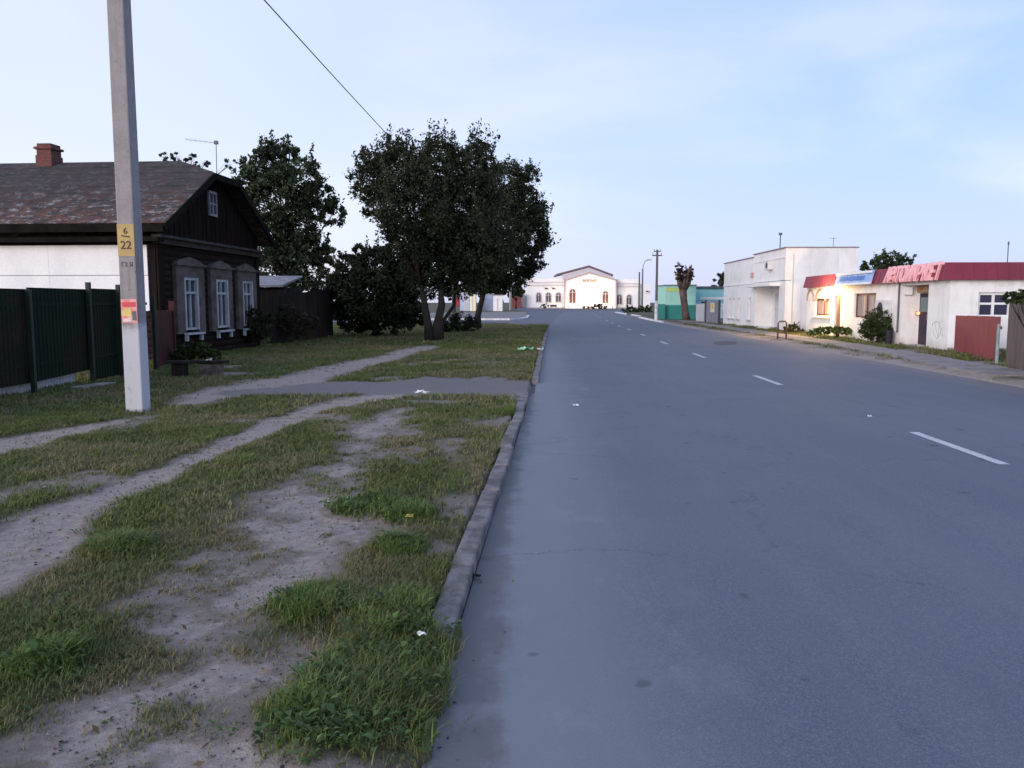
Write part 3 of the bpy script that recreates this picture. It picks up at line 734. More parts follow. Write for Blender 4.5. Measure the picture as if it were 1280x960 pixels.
# chimney
CH = MB()
cy = (at(57, 200, 26.6)[0]); 
loc = Vector((at(57, 205, 26.5)[0], 26.6, 0)); lm = Matrix.Rotation(-rz, 4, 'Z') @ (loc-Vector((-10.1, 23, 0)))
lx, ly = GW/2, lm.y
brick, nt, b = nodes('brick')
bt = N(nt, 'ShaderNodeTexBrick', Scale=4.5); bt.inputs['Color1'].default_value = (.17, .05, .04, 1); bt.inputs['Color2'].default_value = (.10, .035, .03, 1); bt.inputs['Mortar'].default_value = (.09, .06, .055, 1)
sx = nt.nodes.new('ShaderNodeSeparateXYZ'); nt.links.new(coords(nt), sx.inputs[0]); cb = nt.nodes.new('ShaderNodeCombineXYZ')
nt.links.new(math_(nt, 'ADD', sx.outputs[0], sx.outputs[1]), cb.inputs[0]); nt.links.new(sx.outputs[2], cb.inputs[1])
nt.links.new(cb.outputs[0], bt.inputs[0]); nt.links.new(bt.outputs[0], b.inputs['Base Color']); b.inputs['Roughness'].default_value = .9
ly += .2
CH.box(lx-.3, lx+.3, ly-.28, ly+.28, 5.8, 6.45); CH.box(lx-.27, lx+.27, ly-.25, ly+.25, 6.45, 6.64); CH.box(lx-.33, lx+.33, ly-.31, ly+.31, 6.64, 6.72); CH.box(lx-.26, lx+.26, ly-.24, ly+.24, 6.72, 6.83)
CH.build('chimney', brick, roof, bev=.015)
# white sheathing on the near long wall
whs = mat('white_sheet', (.78, .78, .8), (.7, .7, .73), scale=.8, fscale=15, fine=.05, bmp=.1, rough=.6)
mb = MB()
y0 = .25
zt, zb_ = 3.28, 1.42
for i in range(5):
    for (za, zb2) in ((zb_, 2.42), (2.435, zt)):
        mb.box(-.07-(.008 if za > 2 else 0), -.012, y0+i*2.95, y0+i*2.95+2.943, za, zb2)
mb.build('wall_sheeting', whs, H)
for q in ((-.05, -.012, .02, .24, .3, 3.35), (-.05, .25, -.06, -.005, .3, ZE-.23), (GW-.25, GW+.05, -.06, -.005, .3, ZE-.23)):
    mb = MB(); mb.box(*q); mb.build('corner_board', boardm, H)
# windows
casem = mat('casing_paint', (.115, .10, .092), (.065, .057, .052), scale=3, fscale=30)
frm = mat('white_frame', (.42, .46, .49), (.32, .36, .38), scale=4, fscale=30, fine=.08)
gls = glass_mat('dark_glass')
curt = mat('curtain', (.25, .25, .27), (.16, .16, .18), stretch=(9, 1, .3), scale=3)
def xg(px): a_ = (640-px)/1000; return (11.94/(a_+.08)-23)*math.sqrt(1+.08**2)
def house_window(x0, x1, label=None):
    xc = (x0+x1)/2; w = (x1-x0)*.5; zb1, zt1 = .82, 2.42; ow = .44
    # surround of carved boards with an opening
    mb = MB()
    for a_, c_ in ((xc-w, xc-ow), (xc+ow, xc+w)): mb.box(a_, c_, -.12, -.005, zb1-.1, zt1+.12)
    mb.box(xc-w, xc+w, -.122, -.006, zt1+.12, zt1+.34); mb.box(xc-w-.05, xc+w+.05, -.2, -.005, zt1+.343, zt1+.41)
    mb.prism([(xc-w, zt1+.413), (xc+w, zt1+.413), (xc+w*.75, zt1+.5), (xc, zt1+.62), (xc-w*.75, zt1+.5)], 'y', -.13, -.005)
    mb.box(xc-ow, xc+ow, -.121, -.005, zt1, zt1+.117)
    W = mb.build('window', casem, H)
    f = MB()
    for a_, c_ in ((xc-ow+.002, xc-ow+.075), (xc+ow-.09, xc+ow-.002)): f.box(a_, c_, -.14, -.02, zb1, zt1-.003)
    f.box(xc-ow+.075, xc+ow-.09, -.1, -.02, zt1-.08, zt1-.004); f.box(xc-ow+.075, xc+ow-.09, -.1, -.02, zb1, zb1+.07)
    f.box(xc-ow+.075, xc+ow-.09, -.1, -.02, zt1-.5, zt1-.43)
    f.box(xc-.035, xc+.02, -.098, -.02, zb1+.07, zt1-.5)
    f.box(xc-.03, xc+.015, -.096, -.02, zt1-.43, zt1-.08)
    f.build('frame', frm, W)
    sl = MB(); sl.box(xc-ow-.12, xc+ow+.12, -.26, -.123, zb1-.14, zb1-.08); sl.box(xc-ow-.1, xc-ow+.02, -.2, -.123, zb1-.33, zb1-.143); sl.box(xc+ow-.02, xc+ow+.1, -.2, -.123, zb1-.33, zb1-.143)
    sl.build('sill', frm, W)
    g_ = MB(); g_.box(xc-ow+.05, xc+ow-.06, -.035, -.012, zb1+.03, zt1-.04); g_.build('pane', gls, W)
for p, q in ((219, 254), (262, 289), (296, 319)): house_window(xg(p), xg(q))
mb = MB(); mb.box(xg(263)-.35-.1, xg(263)-.35+.25, -.09, -.033, 4.35, 5.05)
xa = GW/2-.05
mb = MB(); mb.box(xa-.3, xa-.24, -.1, -.032, 4.45, 5.25); mb.box(xa+.2, xa+.26, -.1, -.032, 4.45, 5.25); mb.box(xa-.24, xa+.2, -.099, -.032, 5.17, 5.25); mb.box(xa-.24, xa+.2, -.099, -.032, 4.45, 4.52); mb.box(xa-.045, xa+.005, -.098, -.032, 4.52, 5.17); mb.box(xa-.24, xa+.2, -.097, -.033, 4.83, 4.87)
aw = mb.build('attic_window', mat('attic_frame', (.3, .3, .33), (.2, .2, .22)), H)
mb = MB(); mb.box(xa-.24, xa+.2, -.06, -.034, 4.5, 5.2); mb.build('pane', gls, aw)
# TV antenna behind the ridge
ac = at(270, 205, 27.5)
t = thing('tv_antenna', 'thin television antenna mast with a horizontal boom on the house roof', 'antenna', (ac[0], 27.5, 5.2))
mb = MB(); zt_ = at(270, 178, 27.5)[2]-5.2; mb.tube([(0,0,0),(.03,0,zt_)], .013, 6); mb.build('mast', mat('steel', (.12, .12, .13), rough=.5), t)
mb = MB(); mb.tube([(.03,0,zt_-.02),(-1.0,0,zt_+.1)], .006, 5)
for q in range(6): x = -.1-.16*q; mb.tube([(x,-.3,zt_+.0-.1*x),(x,.3,zt_-.1*x)], .003, 4)
mb.box(-.03, .09, -.05, .05, zt_-.06, zt_+.05); mb.build('boom', mat('steel_b', (.12, .12, .13), rough=.5), t)

# ------------------------------------------------------------------ green sheet fence, red gate, board fences
def corrugated(mb, p0, p1, z0, z1, pitch=.12, dep=.02, z0b=None):
    p0, p1 = Vector((*p0, 0)), Vector((*p1, 0)); t = (p1-p0); Lh = t.length; t.normalize(); n = Vector((-t.y, t.x, 0))
    k = int(Lh/pitch*4); prof = [0, 1, 1, 0]
    prev = None
    for i in range(k+1):
        s_ = i/k; q = p0+t*(Lh*s_)+n*(dep*prof[i % 4]); zz = z0+((z0b if z0b is not None else z0)-z0)*s_
        cur = ((q.x, q.y, zz), (q.x, q.y, z1))
        if prev: mb.quad(prev[0], cur[0], cur[1], prev[1])
        prev = cur
greenm = mat('green_paint_metal', (.006, .016, .011), (.014, .016, .010), scale=.8, fscale=14, rough=.6, bmp=.1, spec=.08)
brownm = mat('green_rusty_metal', (.024, .019, .013), (.009, .016, .011), scale=1.1, lo=.35, hi=.6, fscale=14, rough=.6, bmp=.1, spec=.08)
FX = -8.75
t = thing('metal_fence', 'tall dark green sheet metal fence on posts at the left edge', 'fence', (FX, 15, 0))
def FL(p): return (p[0]-FX, p[1]-15)
mb = MB(); corrugated(mb, FL((FX, 9.5)), FL((FX, 14.5)), .2, 1.9); mb.build('panel', brownm, t)['label'] = 'brownish rusty green panel'
mb = MB(); corrugated(mb, FL((FX, 14.51)), FL((FX, 16.53)), .2, 1.93, z0b=.27); mb.build('panel', greenm, t)
mb = MB(); corrugated(mb, FL((FX, 16.54)), FL((FX-.1, 19.4)), .04, 1.95); mb.build('panel', greenm, t)
for d, h in ((9.5, 1.95), (12, 1.95), (14.45, 1.9), (16.5, 2.07), (17.75, 2.05), (19.45, 1.86)):
    mb = MB(); mb.box(.03, .11, d-15-.04, d-15+.04, -.1, h); mb.build('post', mat('post_green', (.014, .026, .018), (.01, .018, .014), rough=.6) if d == 9.5 else bpy.data.materials['post_green'], t)
for z in (.5, 1.6):
    mb = MB(); mb.box(-.06, -.01, -5.4, 4.3, z, z+.06); mb.build('rail', greenm, t)
t2 = thing('asbestos_sheet', 'pale corrugated sheet filling the gap under the green fence', 'sheet', (FX-.25, 15.4, 0))
mb = MB(); corrugated(mb, (0, -4.2), (0, 1.0), -.05, .36, .1, .03); mb.build('sheet_panel', mat('asbestos', (.62, .62, .64), (.5, .5, .52)), t2)
mb = MB(); mb.box(-.05, .01, -4.3, 1.05, .36, .39); mb.build('batten', bpy.data.materials['old_trim'], t2)
s = MB(); s.obox((FX+.55, 15.6, .03), ((.2,.98,0),(.98,-.2,0),(0,0,1)), (.45, .14, .03)); tag(s.build('plank', mat('grey_plank', (.3, .28, .27), (.2, .18, .18)), bev=.005), 'short pale plank lying in the grass by the green fence', 'plank')
redm = mat('maroon_paint', (.06, .01, .012), (.035, .008, .01), scale=1.4, fscale=16, rough=.6)
def board_fence(label, p0, p1, h0, h1, m, name='board_fence', bw=.12, z=0, cat='fence', jit=.03):
    t = thing(name, label, cat, (p0[0], p0[1], z)); dv_ = Vector((p1[0]-p0[0], p1[1]-p0[1], 0)); Lh = dv_.length; u = dv_.normalized(); n = Vector((-u.y, u.x, 0))
    mb = MB(); k = int(Lh/bw); rr = random.Random(hash(label) % 1000 if False else len(label))
    for i in range(k):
        c = u*((i+.5)*Lh/k); h = h0+(h1-h0)*(i/k)+rr.uniform(-jit, jit)
        mb.obox((c.x, c.y, h/2+.02), (u, n, Vector((0, 0, 1))), (Lh/k/2-.004, .011+rr.uniform(0, .004), h/2))
    mb.build('boards', m, t)
    for zz in (.25, .8):
        r_ = MB(); c = u*(Lh/2)+n*.035; r_.obox((c.x, c.y, h0*zz), (u, n, Vector((0, 0, 1))), (Lh/2, .02, .04)); r_.build('rail', m, t)
    return t, u, n, Lh
t, u, n_, Lh = board_fence('dark red board gate between the green fence and the log house', (-8.78, 19.55), (-9.62, 22.8), 1.42, 1.42, redm, 'wooden_gate', cat='gate')
mb = MB(); c = u*(Lh-.25); mb.obox((c.x, c.y, .85), (u, n_, Vector((0, 0, 1))), (.07, .07, .85)); c2 = u*(Lh-.9); mb.build('post', redm, t)
darkw = mat('dark_old_boards', (.034, .029, .027), (.02, .017, .016), scale=1, fscale=20, stretch=(5, 5, .4), bmp=.6, spec=.04)
board_fence('dark weathered board fence between the log house and the thicket', (-9.35, 31), (-8.6, 38.5), 1.9, 2.3, darkw)
# shed roof edge behind
t = thing('shed', 'low shed with a pale roof edge behind the dark board fence', 'shed', (-11.8, 37, 0))
mb = MB(); mb.box(-1.5, 1.4, 0, 3, 0, 2.35); mb.build('wall', darkw, t)
mb = MB(); mb.prism([(-.25, 2.36), (3.3, 2.9), (3.3, 2.98), (-.25, 2.46)], 'x', -1.7, 1.35); mb.build('roof', mat('shed_roof', (.33, .33, .36), (.2, .2, .22)), t)
# bench
bp = G(250, 469, .03)
t = thing('plank_bench', 'low dark plank bench resting on a weathered block near the red gate', 'bench', (bp[0], bp[1], .03))
mb = MB(); mb.box(-.72, .62, -.16, .16, .27, .33); mb.build('seat', darkw, t, bev=.008)
blk = mat('weathered_block', (.17, .14, .12), (.07, .06, .052), scale=5, fscale=30, bmp=.7)
mb = MB(); mb.box(.02, .5, -.13, .13, -.06, .27); mb.build('support', blk, t, bev=.03)
mb = MB(); mb.box(-.6, -.3, -.13, .13, -.06, .27); mb.build('support', darkw, t, bev=.03)
def scrap(name, label, cat, p, s_, m, seed, h=.03):
    r = np.random.default_rng(seed); mb = MB(); k = 6
    for i in range(k):
        for j in range(k):
            a_, c_ = i/(k-1)-.5, j/(k-1)-.5
            mb.v.append((p[0]+a_*s_+r.normal(0, s_*.08), p[1]+c_*s_*.7+r.normal(0, s_*.08), p[2]+abs(r.normal(0, h))+.004))
    mb.f = [(i*k+j, i*k+j+1, (i+1)*k+j+1, (i+1)*k+j) for i in range(k-1) for j in range(k-1)]
    o = mb.build(name, m); sd = o.modifiers.new('s', 'SOLIDIFY'); sd.thickness = .002
    return tag(o, label, cat)
pap = mat('paper', (.72, .72, .74), (.6, .6, .63))
scrap('paper_scrap', 'white crumpled scrap lying on the plank bench', 'litter', (bp[0]+.22, bp[1], .36), .12, pap, 1)
scrap('paper_scrap', 'white crumpled paper on the gravel driveway', 'litter', G(528, 492, .07), .22, pap, 2)
p = G(720, 506, .03); scrap('paper_scrap', 'small white scrap on the asphalt near the left kerb', 'litter', (p[0], p[1], road_z(p[0], p[1])), .08, pap, 3, .012)
p = G(1087, 521, .05); scrap('paper_scrap', 'small white scrap on the asphalt right of the lane dashes', 'litter', (p[0], p[1], road_z(p[0], p[1])), .06, pap, 4, .01)
p = G(681, 438, .12); scrap('paper_scrap', 'white scrap in the grass by the kerb beside the green bag', 'litter', (p[0]-.15, p[1], .14), .2, pap, 6)
scrap('plastic_bag', 'bright green crumpled plastic bag on the grass island', 'bag', G(657, 438, .12), .42, mat('green_plastic', (.05, .5, .16), (.55, .8, .6), scale=6, rough=.35, fine=.05), 5, .07)
p = G(512, 655, .1); scrap('yellow_leaf', 'pale yellow fallen leaf on the weeds beside the kerb', 'leaf', (p[0], p[1], .15), .05, mat('yellow_leaf', (.5, .42, .12), (.4, .32, .1)), 8, .008)
p = G(505, 808, .08); scrap('paper_scrap', 'tiny bluish white scrap among weeds at the kerb end', 'litter', (p[0]+.08, p[1], .13), .035, pap, 9, .01)
p = G(585, 718, .03); scrap('dry_leaf', 'dark dry leaf lying in the gutter beside the kerb', 'leaf', (p[0]+.05, p[1], .012), .05, bpy.data.materials['bark'], 10, .008)

# ------------------------------------------------------------------ left concrete pole and cable
PB_ = G(173, 512, .04)
t = thing('utility_pole', 'square concrete utility pole with yellow number plate and pink poster, whitewashed foot', 'utility pole', (PB_[0], PB_[1], .02), math.radians(-2))
pm, nt, b = nodes('pole_concrete')
v = coords(nt); sz = nt.nodes.new('ShaderNodeSeparateXYZ'); nt.links.new(v, sz.inputs[0])
n1 = noise(nt, v, 4, 6, .7); n2 = noise(nt, v, 60, 4); n3 = noise(nt, coords(nt, (6, 6, .4)), 2)
cc = mixc(nt, ramp(nt, n1, .35, .7), (.30, .28, .285), (.24, .22, .23))
cc = mixc(nt, math_(nt, 'MULTIPLY', ramp(nt, n2, .5, .7), .4), cc, (.15, .145, .15))
cc = mixc(nt, math_(nt, 'MULTIPLY', ramp(nt, noise(nt, coords(nt, (9, 9, .5)), 1.6, 6, .7), .5, .68), .5), cc, (.17, .15, .145))
pits = ramp(nt, noise(nt, v, 26, 3, .5), .66, .72)
cc = mixc(nt, math_(nt, 'MULTIPLY', pits, .7), cc, (.07, .065, .065))
zz = math_(nt, 'ADD', sz.outputs[2], math_(nt, 'MULTIPLY', math_(nt, 'SUBTRACT', n1, .5), .5))
ww = math_(nt, 'MULTIPLY', ramp(nt, zz, 1.4, 1.2), ramp(nt, math_(nt, 'ADD', n1, math_(nt, 'MULTIPLY', n3, .5)), .47, .66))
cc = mixc(nt, math_(nt, 'MULTIPLY', ww, .8), cc, (.56, .57, .61))
nt.links.new(cc, b.inputs['Base Color']); b.inputs['Roughness'].default_value = .9; bump(nt, b, n2, .4, .006)
mb = MB(); hw, hd = .135, .13; PT = 8.9; top = .62
for z, k in ((-.2, 1), (PT, .88)):
    mb.v += [(-hw*k, -hd*k, z), (hw*k, -hd*k, z), (hw*k, hd*k, z), (-hw*k, hd*k, z)]
mb.f = [(0,3,2,1),(4,5,6,7),(0,1,5,4),(1,2,6,5),(2,3,7,6),(3,0,4,7)]
mb.build('shaft', pm, t, bev=.02)
# visible light face is the local -x side turned towards the camera's left, see below
def plate(name, z0, z1, m, w=.125, off=.004, lab=None):
    mb = MB(); 
    f = lambda z: hd*(1-.12*z/PT)
    mb.box(-w, w, -f(z0)-off-.002, -f(z1)-off+.003, z0, z1); return mb.build(name, m, t)
def yz(py): return at(160, py, PB_[1]-.13)[2]-.02
yel = mat('yellow_plate', (.48, .35, .15), (.40, .29, .13), scale=5, fscale=30, fine=.1)
blk_p = mat('black_paint', (.07, .06, .055))
pl = plate('number_plate', yz(320), yz(280), yel)
# hand painted mark: a small numeral over a bar over 22
zc = yz(300)
for s_, z_, sz_ in (('6', zc+.09, .13), ('22', zc-.13, .17)):
    o = text_mesh('number', s_, sz_, blk_p, pl, .003); o.location = (0, -hd-.006, z_); o.rotation_euler = (math.pi/2, 0, 0)
mb = MB(); mb.obox((0, -hd-.007, zc+.055), ((1, 0, -.15), (0, 1, 0), (.15, 0, 1)), (.06, .003, .009)); mb.build('bar_mark', blk_p, pl)
o = text_mesh('stencil', 'Г2 Я', .09, mat('faded_paint', (.1, .1, .12)), t, .002); o.location = (0, -hd-.001, yz(328)-.06); o.rotation_euler = (math.pi/2, 0, 0)
post = plate('poster', yz(404), yz(374), mat('pink_poster', (.72, .25, .24), (.74, .5, .44), scale=9, fine=.1), .12)
def patch(x0, x1, z0, z1, c, nm):
    mb = MB(); mb.box(x0, x1, -hd-.008, -hd-.004, z0, z1); mb.build(nm, mat('ink_'+nm+str(rnd.random())[:5], c, fine=.1), post)
zb_, zt_ = yz(404), yz(374); dz = zt_-zb_
patch(-.1, .1, zt_-.32*dz, zt_-.12*dz, (.75, .12, .14), 'headline')
patch(-.09, .03, zb_+.3*dz, zb_+.62*dz, (.78, .62, .2), 'picture')
patch(.045, .105, zb_+.12*dz, zb_+.5*dz, (.12, .16, .16), 'picture')
patch(-.1, .03, zb_+.06*dz, zb_+.2*dz, (.75, .62, .6), 'caption')
mb = MB(); mb.box(-.9, .9, -.19, -.135, 8.45, 8.55); mb.build('crossarm', mat('galv', (.2, .2, .21), rough=.5), t)
ins = mat('porcelain', (.5, .5, .48), rough=.3)
for x in (-.8, .35, .8):
    mb = MB(); mb.tube([(x, -.16, 8.55), (x, -.16, 8.72)], [.03, .045], 8); mb.build('insulator', ins, t)
# second pole, between the trees, and the cable
p2 = Vector((-5.9+.06*38, 50, 0))
def far_pole(label, loc, h, m, r0=.13, arm=True, group=None, white=0):
    t = thing('utility_pole', label, 'utility pole', loc, 0, group)
    mb = MB(); mb.tube([(0,0,-.1),(0,0,h)], [r0, r0*.7], 10); mb.build('shaft', m, t)
    if white: mb = MB(); mb.tube([(0,0,-.05),(0,0,white)], [r0+.012, r0+.008], 10); mb.build('whitewashed_foot', whitem, t)
    if arm:
        mb = MB(); mb.box(-.42, .42, -.06, .06, h-.55, h-.45); mb.box(-.3, .3, -.06, .06, h-.2, h-.12); mb.build('crossarm', wpole, t)
        for x in (-.38, -.26, .26, .38):
            mb = MB(); z = h-.45 if abs(x) > .3 else h-.12; mb.tube([(x,0,z),(x,0,z+.18)], [.03, .045], 6); mb.build('insulator', ins, t)
    return t
wpole = mat('grey_wood', (.13, .12, .12), (.08, .075, .075), stretch=(6, 6, .4), scale=3, fscale=30)
far_pole('dark pole hidden among the roadside tree crowns', (p2.x, 50, 0), 8.7, wpole)
a_ = Vector(at(155, -195, 11.85)); b_ = Vector(at(560, 247, 50))
pts = [a_.lerp(b_, i/24)-Vector((0, 0, .12*4*(i/24)*(1-i/24))) for i in range(25)]
mb = MB(); mb.tube(pts, .014, 5); tag(mb.build('overhead_cable', mat('black_cable', (.02, .02, .022), fine=0, bmp=0)), 'single dark overhead cable slanting down from the concrete pole into the trees', 'cable')
pr = at(820, 402, 70)
far_pole('grey wooden pole with insulators and white painted foot at the kerb by the mint house', (pr[0], 70, .05), at(820, 312, 70)[2]-.05, wpole, .13, white=1.75)
pr = at(638, 384, 175); far_pole('thin pale pole rising at the edge of the roadside tree crown', (pr[0], 175, 0), at(638, 336, 175)[2], mat('pale_pole', (.33, .32, .29), (.25, .24, .22)), .3, arm=False)
# two posts in front of the station
px_ = at(798.5, 390, 140); far_pole('concrete post standing just left of the curved lamp post', (px_[0], 140, 0), at(798, 340, 140)[2], wpole, .18, arm=False)
px_ = at(802.5, 390, 140); t = thing('street_lamp', 'tall grey lamp post with a curved arm before the station right wing', 'street lamp', (px_[0], 140, 0))
h = at(802, 336, 140)[2]; h2 = at(808, 325, 140)[2]
mb = MB(); mb.tube([(0,0,0),(0,0,h)], [.16, .11], 8); mb.build('post', wpole, t)
mb = MB(); mb.tube([(0,0,h),(.12,0,h+.6),(.4,0,h2-.2),(.85,0,h2)], .06, 6); mb.build('arm', wpole, t)
mb = MB(); mb.box(.7, 1.5, -.13, .13, h2-.05, h2+.1); mb.build('lamp_head', mat('lamp_grey', (.25, .26, .28)), t, bev=.04)
# red sign among the trees on the left
rp = at(571, 392, 60)
t = thing('signboard', 'small red signboard with a pale round top on a dark post behind the trees', 'sign', (rp[0], 60, 0))
k = .06
mb = MB(); mb.tube([(0,0,-.1),(0,0,.95)], .05, 8); mb.build('post', wpole, t)
mb = MB(); mb.box(-.24, .24, -.05, .05, at(571,383.5,60)[2], at(571,372,60)[2]); mb.build('board', mat('red_board', (.3, .035, .05), (.4, .08, .1), scale=3), t, bev=.02)
mb = MB(); mb.tube([(-.06,-.03,at(571,370,60)[2]),(-.06,.03,at(571,370,60)[2])], .16, 14); mb.build('round_top', mat('pale_disc', (.45, .3, .28), (.5, .42, .38)), t)

# ------------------------------------------------------------------ helpers for walls with openings
def wall(mb, x0, x1, z0, z1, holes, y=0, depth=.18, out=-1, axis='x'):
    """front face in plane y, openings get reveals of the given depth (towards -out)"""
    xs = sorted({x0, x1, *[h[0] for h in holes], *[h[1] for h in holes]}); zs = sorted({z0, z1, *[h[2] for h in holes], *[h[3] for h in holes]})
    P = (lambda x, yy, z: (x, yy, z)) if axis == 'x' else (lambda x, yy, z: (yy, x, z))
    for i in range(len(xs)-1):
        for j in range(len(zs)-1):
            cx, cz = (xs[i]+xs[i+1])/2, (zs[j]+zs[j+1])/2
            if any(h[0] < cx < h[1] and h[2] < cz < h[3] for h in holes): continue
            mb.quad(P(xs[i], y, zs[j]), P(xs[i+1], y, zs[j]), P(xs[i+1], y, zs[j+1]), P(xs[i], y, zs[j+1]))
    yb = y-out*depth
    for h in holes:
        a, b_, c, d = h[:4]
        dd = yb if len(h) < 5 else y-out*h[4]
        mb.quad(P(a, y, c), P(a, dd, c), P(a, dd, d), P(a, y, d)); mb.quad(P(b_, y, c), P(b_, dd, c), P(b_, dd, d), P(b_, y, d))
        mb.quad(P(a, y, d), P(b_, y, d), P(b_, dd, d), P(a, dd, d)); mb.quad(P(a, y, c), P(b_, y, c), P(b_, dd, c), P(a, dd, c))
        if len(h) > 4: mb.quad(P(a, dd, c), P(b_, dd, c), P(b_, dd, d), P(a, dd, d))
def win(parent, x0, x1, z0, z1, y, out, m, g, nv=1, trans=None, fw=.06, name='window', axis='x', fd=.07):
    """framed window sitting in an opening; y is the back plane of the reveal"""
    def B(mb, a, b_, c, d, lo, hi):
        lo, hi = y+out*lo, y+out*hi; lo, hi = min(lo, hi), max(lo, hi)
        mb.box(a, b_, lo, hi, c, d) if axis == 'x' else mb.box(lo, hi, a, b_, c, d)
    mb = MB()
    B(mb, x0, x0+fw, z0, z1, 0, fd); B(mb, x1-fw, x1, z0, z1, 0, fd); B(mb, x0+fw, x1-fw, z1-fw, z1, 0, fd-.002); B(mb, x0+fw, x1-fw, z0, z0+fw, 0, fd-.002)
    for i in range(1, nv+1):
        xc = x0+(x1-x0)*i/(nv+1); B(mb, xc-fw*.45, xc+fw*.45, z0+fw, z1-fw, 0, fd-.004)
    if trans:
        zc = z0+(z1-z0)*trans; B(mb, x0+fw, x1-fw, zc-fw*.4, zc+fw*.4, 0, fd-.006)
    w = mb.build(name, m, parent)
    mb = MB(); B(mb, x0+fw*.5, x1-fw*.5, z0+fw*.5, z1-fw*.5, -.02, .02); mb.build('pane', g, w)
    return w
stucco = mat('white_stucco', (.80, .79, .79), (.70, .69, .69), scale=1.1, lo=.4, hi=.7, fscale=35, fine=.06, bmp=.2)
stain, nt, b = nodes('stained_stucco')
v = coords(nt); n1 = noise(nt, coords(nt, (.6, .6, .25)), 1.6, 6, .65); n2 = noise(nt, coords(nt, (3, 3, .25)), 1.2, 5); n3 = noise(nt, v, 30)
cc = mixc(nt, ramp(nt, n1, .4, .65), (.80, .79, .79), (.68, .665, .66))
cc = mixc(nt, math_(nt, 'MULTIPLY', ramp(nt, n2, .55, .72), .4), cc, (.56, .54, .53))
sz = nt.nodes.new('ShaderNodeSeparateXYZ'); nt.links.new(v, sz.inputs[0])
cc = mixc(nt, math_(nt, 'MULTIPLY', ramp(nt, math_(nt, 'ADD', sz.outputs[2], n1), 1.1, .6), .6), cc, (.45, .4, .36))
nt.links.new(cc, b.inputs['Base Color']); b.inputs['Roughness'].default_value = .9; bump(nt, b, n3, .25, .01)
shopw, nt, b = nodes('shop_render')
v = coords(nt); n1 = noise(nt, v, 1.3, 6, .65); n2 = noise(nt, coords(nt, (3, 3, .3)), 1.5, 6, .7); n3 = noise(nt, v, 30)
cc = mixc(nt, ramp(nt, n1, .4, .68), (.80, .79, .79), (.70, .69, .69))
cc = mixc(nt, math_(nt, 'MULTIPLY', ramp(nt, n2, .52, .7), .35), cc, (.5, .49, .47))
sz = nt.nodes.new('ShaderNodeSeparateXYZ'); nt.links.new(v, sz.inputs[0])
cc = mixc(nt, math_(nt, 'MULTIPLY', ramp(nt, math_(nt, 'ADD', sz.outputs[2], math_(nt, 'MULTIPLY', n2, .8)), .85, .35), .65), cc, (.42, .38, .35))
cc = mixc(nt, math_(nt, 'MULTIPLY', ramp(nt, math_(nt, 'ADD', sz.outputs[2], math_(nt, 'MULTIPLY', n1, 1.2)), 2.75, 3.05), .4), cc, (.36, .36, .33))
nt.links.new(cc, b.inputs['Base Color']); b.inputs['Roughness'].default_value = .9; bump(nt, b, n3, .25, .01)
# ------------------------------------------------------------------ white hall (flat roofed)
TA = math.atan(.04)
HA = thing('white_hall', 'white flat roofed hall with a deep porch and narrow windows beside the shop', 'building', (15.6, 46, 0), math.pi/2-TA)
LH, WH, HT = 15.7, 4.0, 4.74
mb = MB()
nw = [(14.05, 13.35), (12.75, 12.05), (11.2, 10.5), (8.3, 7.6)]
holes = [(1.2, 6.5, .08, 2.62, 1.1)]+[(b_, a_, .5, 1.95) for a_, b_ in nw]
wall(mb, 0, LH, -.2, 2.9, holes, 0, .2, 1)
mb.quad((LH, -WH, -.2), (LH, 0, -.2), (LH, 0, 4.4), (LH, -WH, 4.4))
mb.quad((0, -WH, -.2), (LH, -WH, -.2), (LH, -WH, HT), (0, -WH, HT))
mb.box(.0, 6.85, -.35, .03, 2.93, HT); mb.box(6.853, LH, -.35, .0, 2.93, 4.58); mb.box(.35, LH, -WH, -.36, 4.3, 4.4)
mb.build('wall', stucco, HA)
mb = MB(); mb.box(-.012, .3, -WH, -.002, -.2, 2.898); mb.box(-.012, .3, -WH, -.353, 2.9, HT-.002); mb.build('side_wall', stain, HA)
mb = MB(); mb.box(6.86, LH+.05, .004, .05, 2.86, 2.95); mb.box(.0, 6.84, .033, .07, HT-.55, HT-.48); mb.build('string_course', stucco, HA)
mb = MB(); mb.box(-.06, 7.0, -.45, .1, HT+.001, HT+.06); mb.box(7.003, LH+.06, -.45, .06, 4.583, 4.64); mb.box(-.06, .3, -WH-.06, -.452, HT+.001, HT+.06); mb.build('roof_edge', mat('roof_flashing', (.28, .2, .2), (.2, .15, .16)), HA)
mb = MB(); mb.box(1.0, 6.8, .004, .62, 2.62, 2.78); mb.build('canopy', stucco, HA, bev=.01)
mb = MB(); mb.box(2.2, 5.6, -1.09, -1.04, .1, 2.2); mb.build('door', mat('porch_door', (.6, .59, .63), (.52, .51, .55)), HA)
pgl = glass_mat('pale_glass', (.13, .13, .15), .25)
for a_, b_ in nw:
    w = win(HA, b_, a_, .5, 1.95, -.2, 1, stucco, pgl, 0, .72, .07)
    mb = MB(); mb.box(b_-.06, a_+.06, .003, .1, .42, .5); mb.build('sill', mat('sill_grey', (.5, .48, .5)) if 'sill_grey' not in bpy.data.materials else bpy.data.materials['sill_grey'], w)
mb = MB(); mb.box(2.5, 3.2, .035, .34, 3.62, 4.1); ac_ = mb.build('air_conditioner', mat('ac_case', (.6, .6, .62), (.5, .5, .52)), HA, bev=.02)
mb = MB(); mb.tube([(2.75, .34, 3.87), (2.75, .36, 3.87)], .17, 14); mb.build('fan_grille', mat('dark_grille', (.06, .05, .06)), ac_)
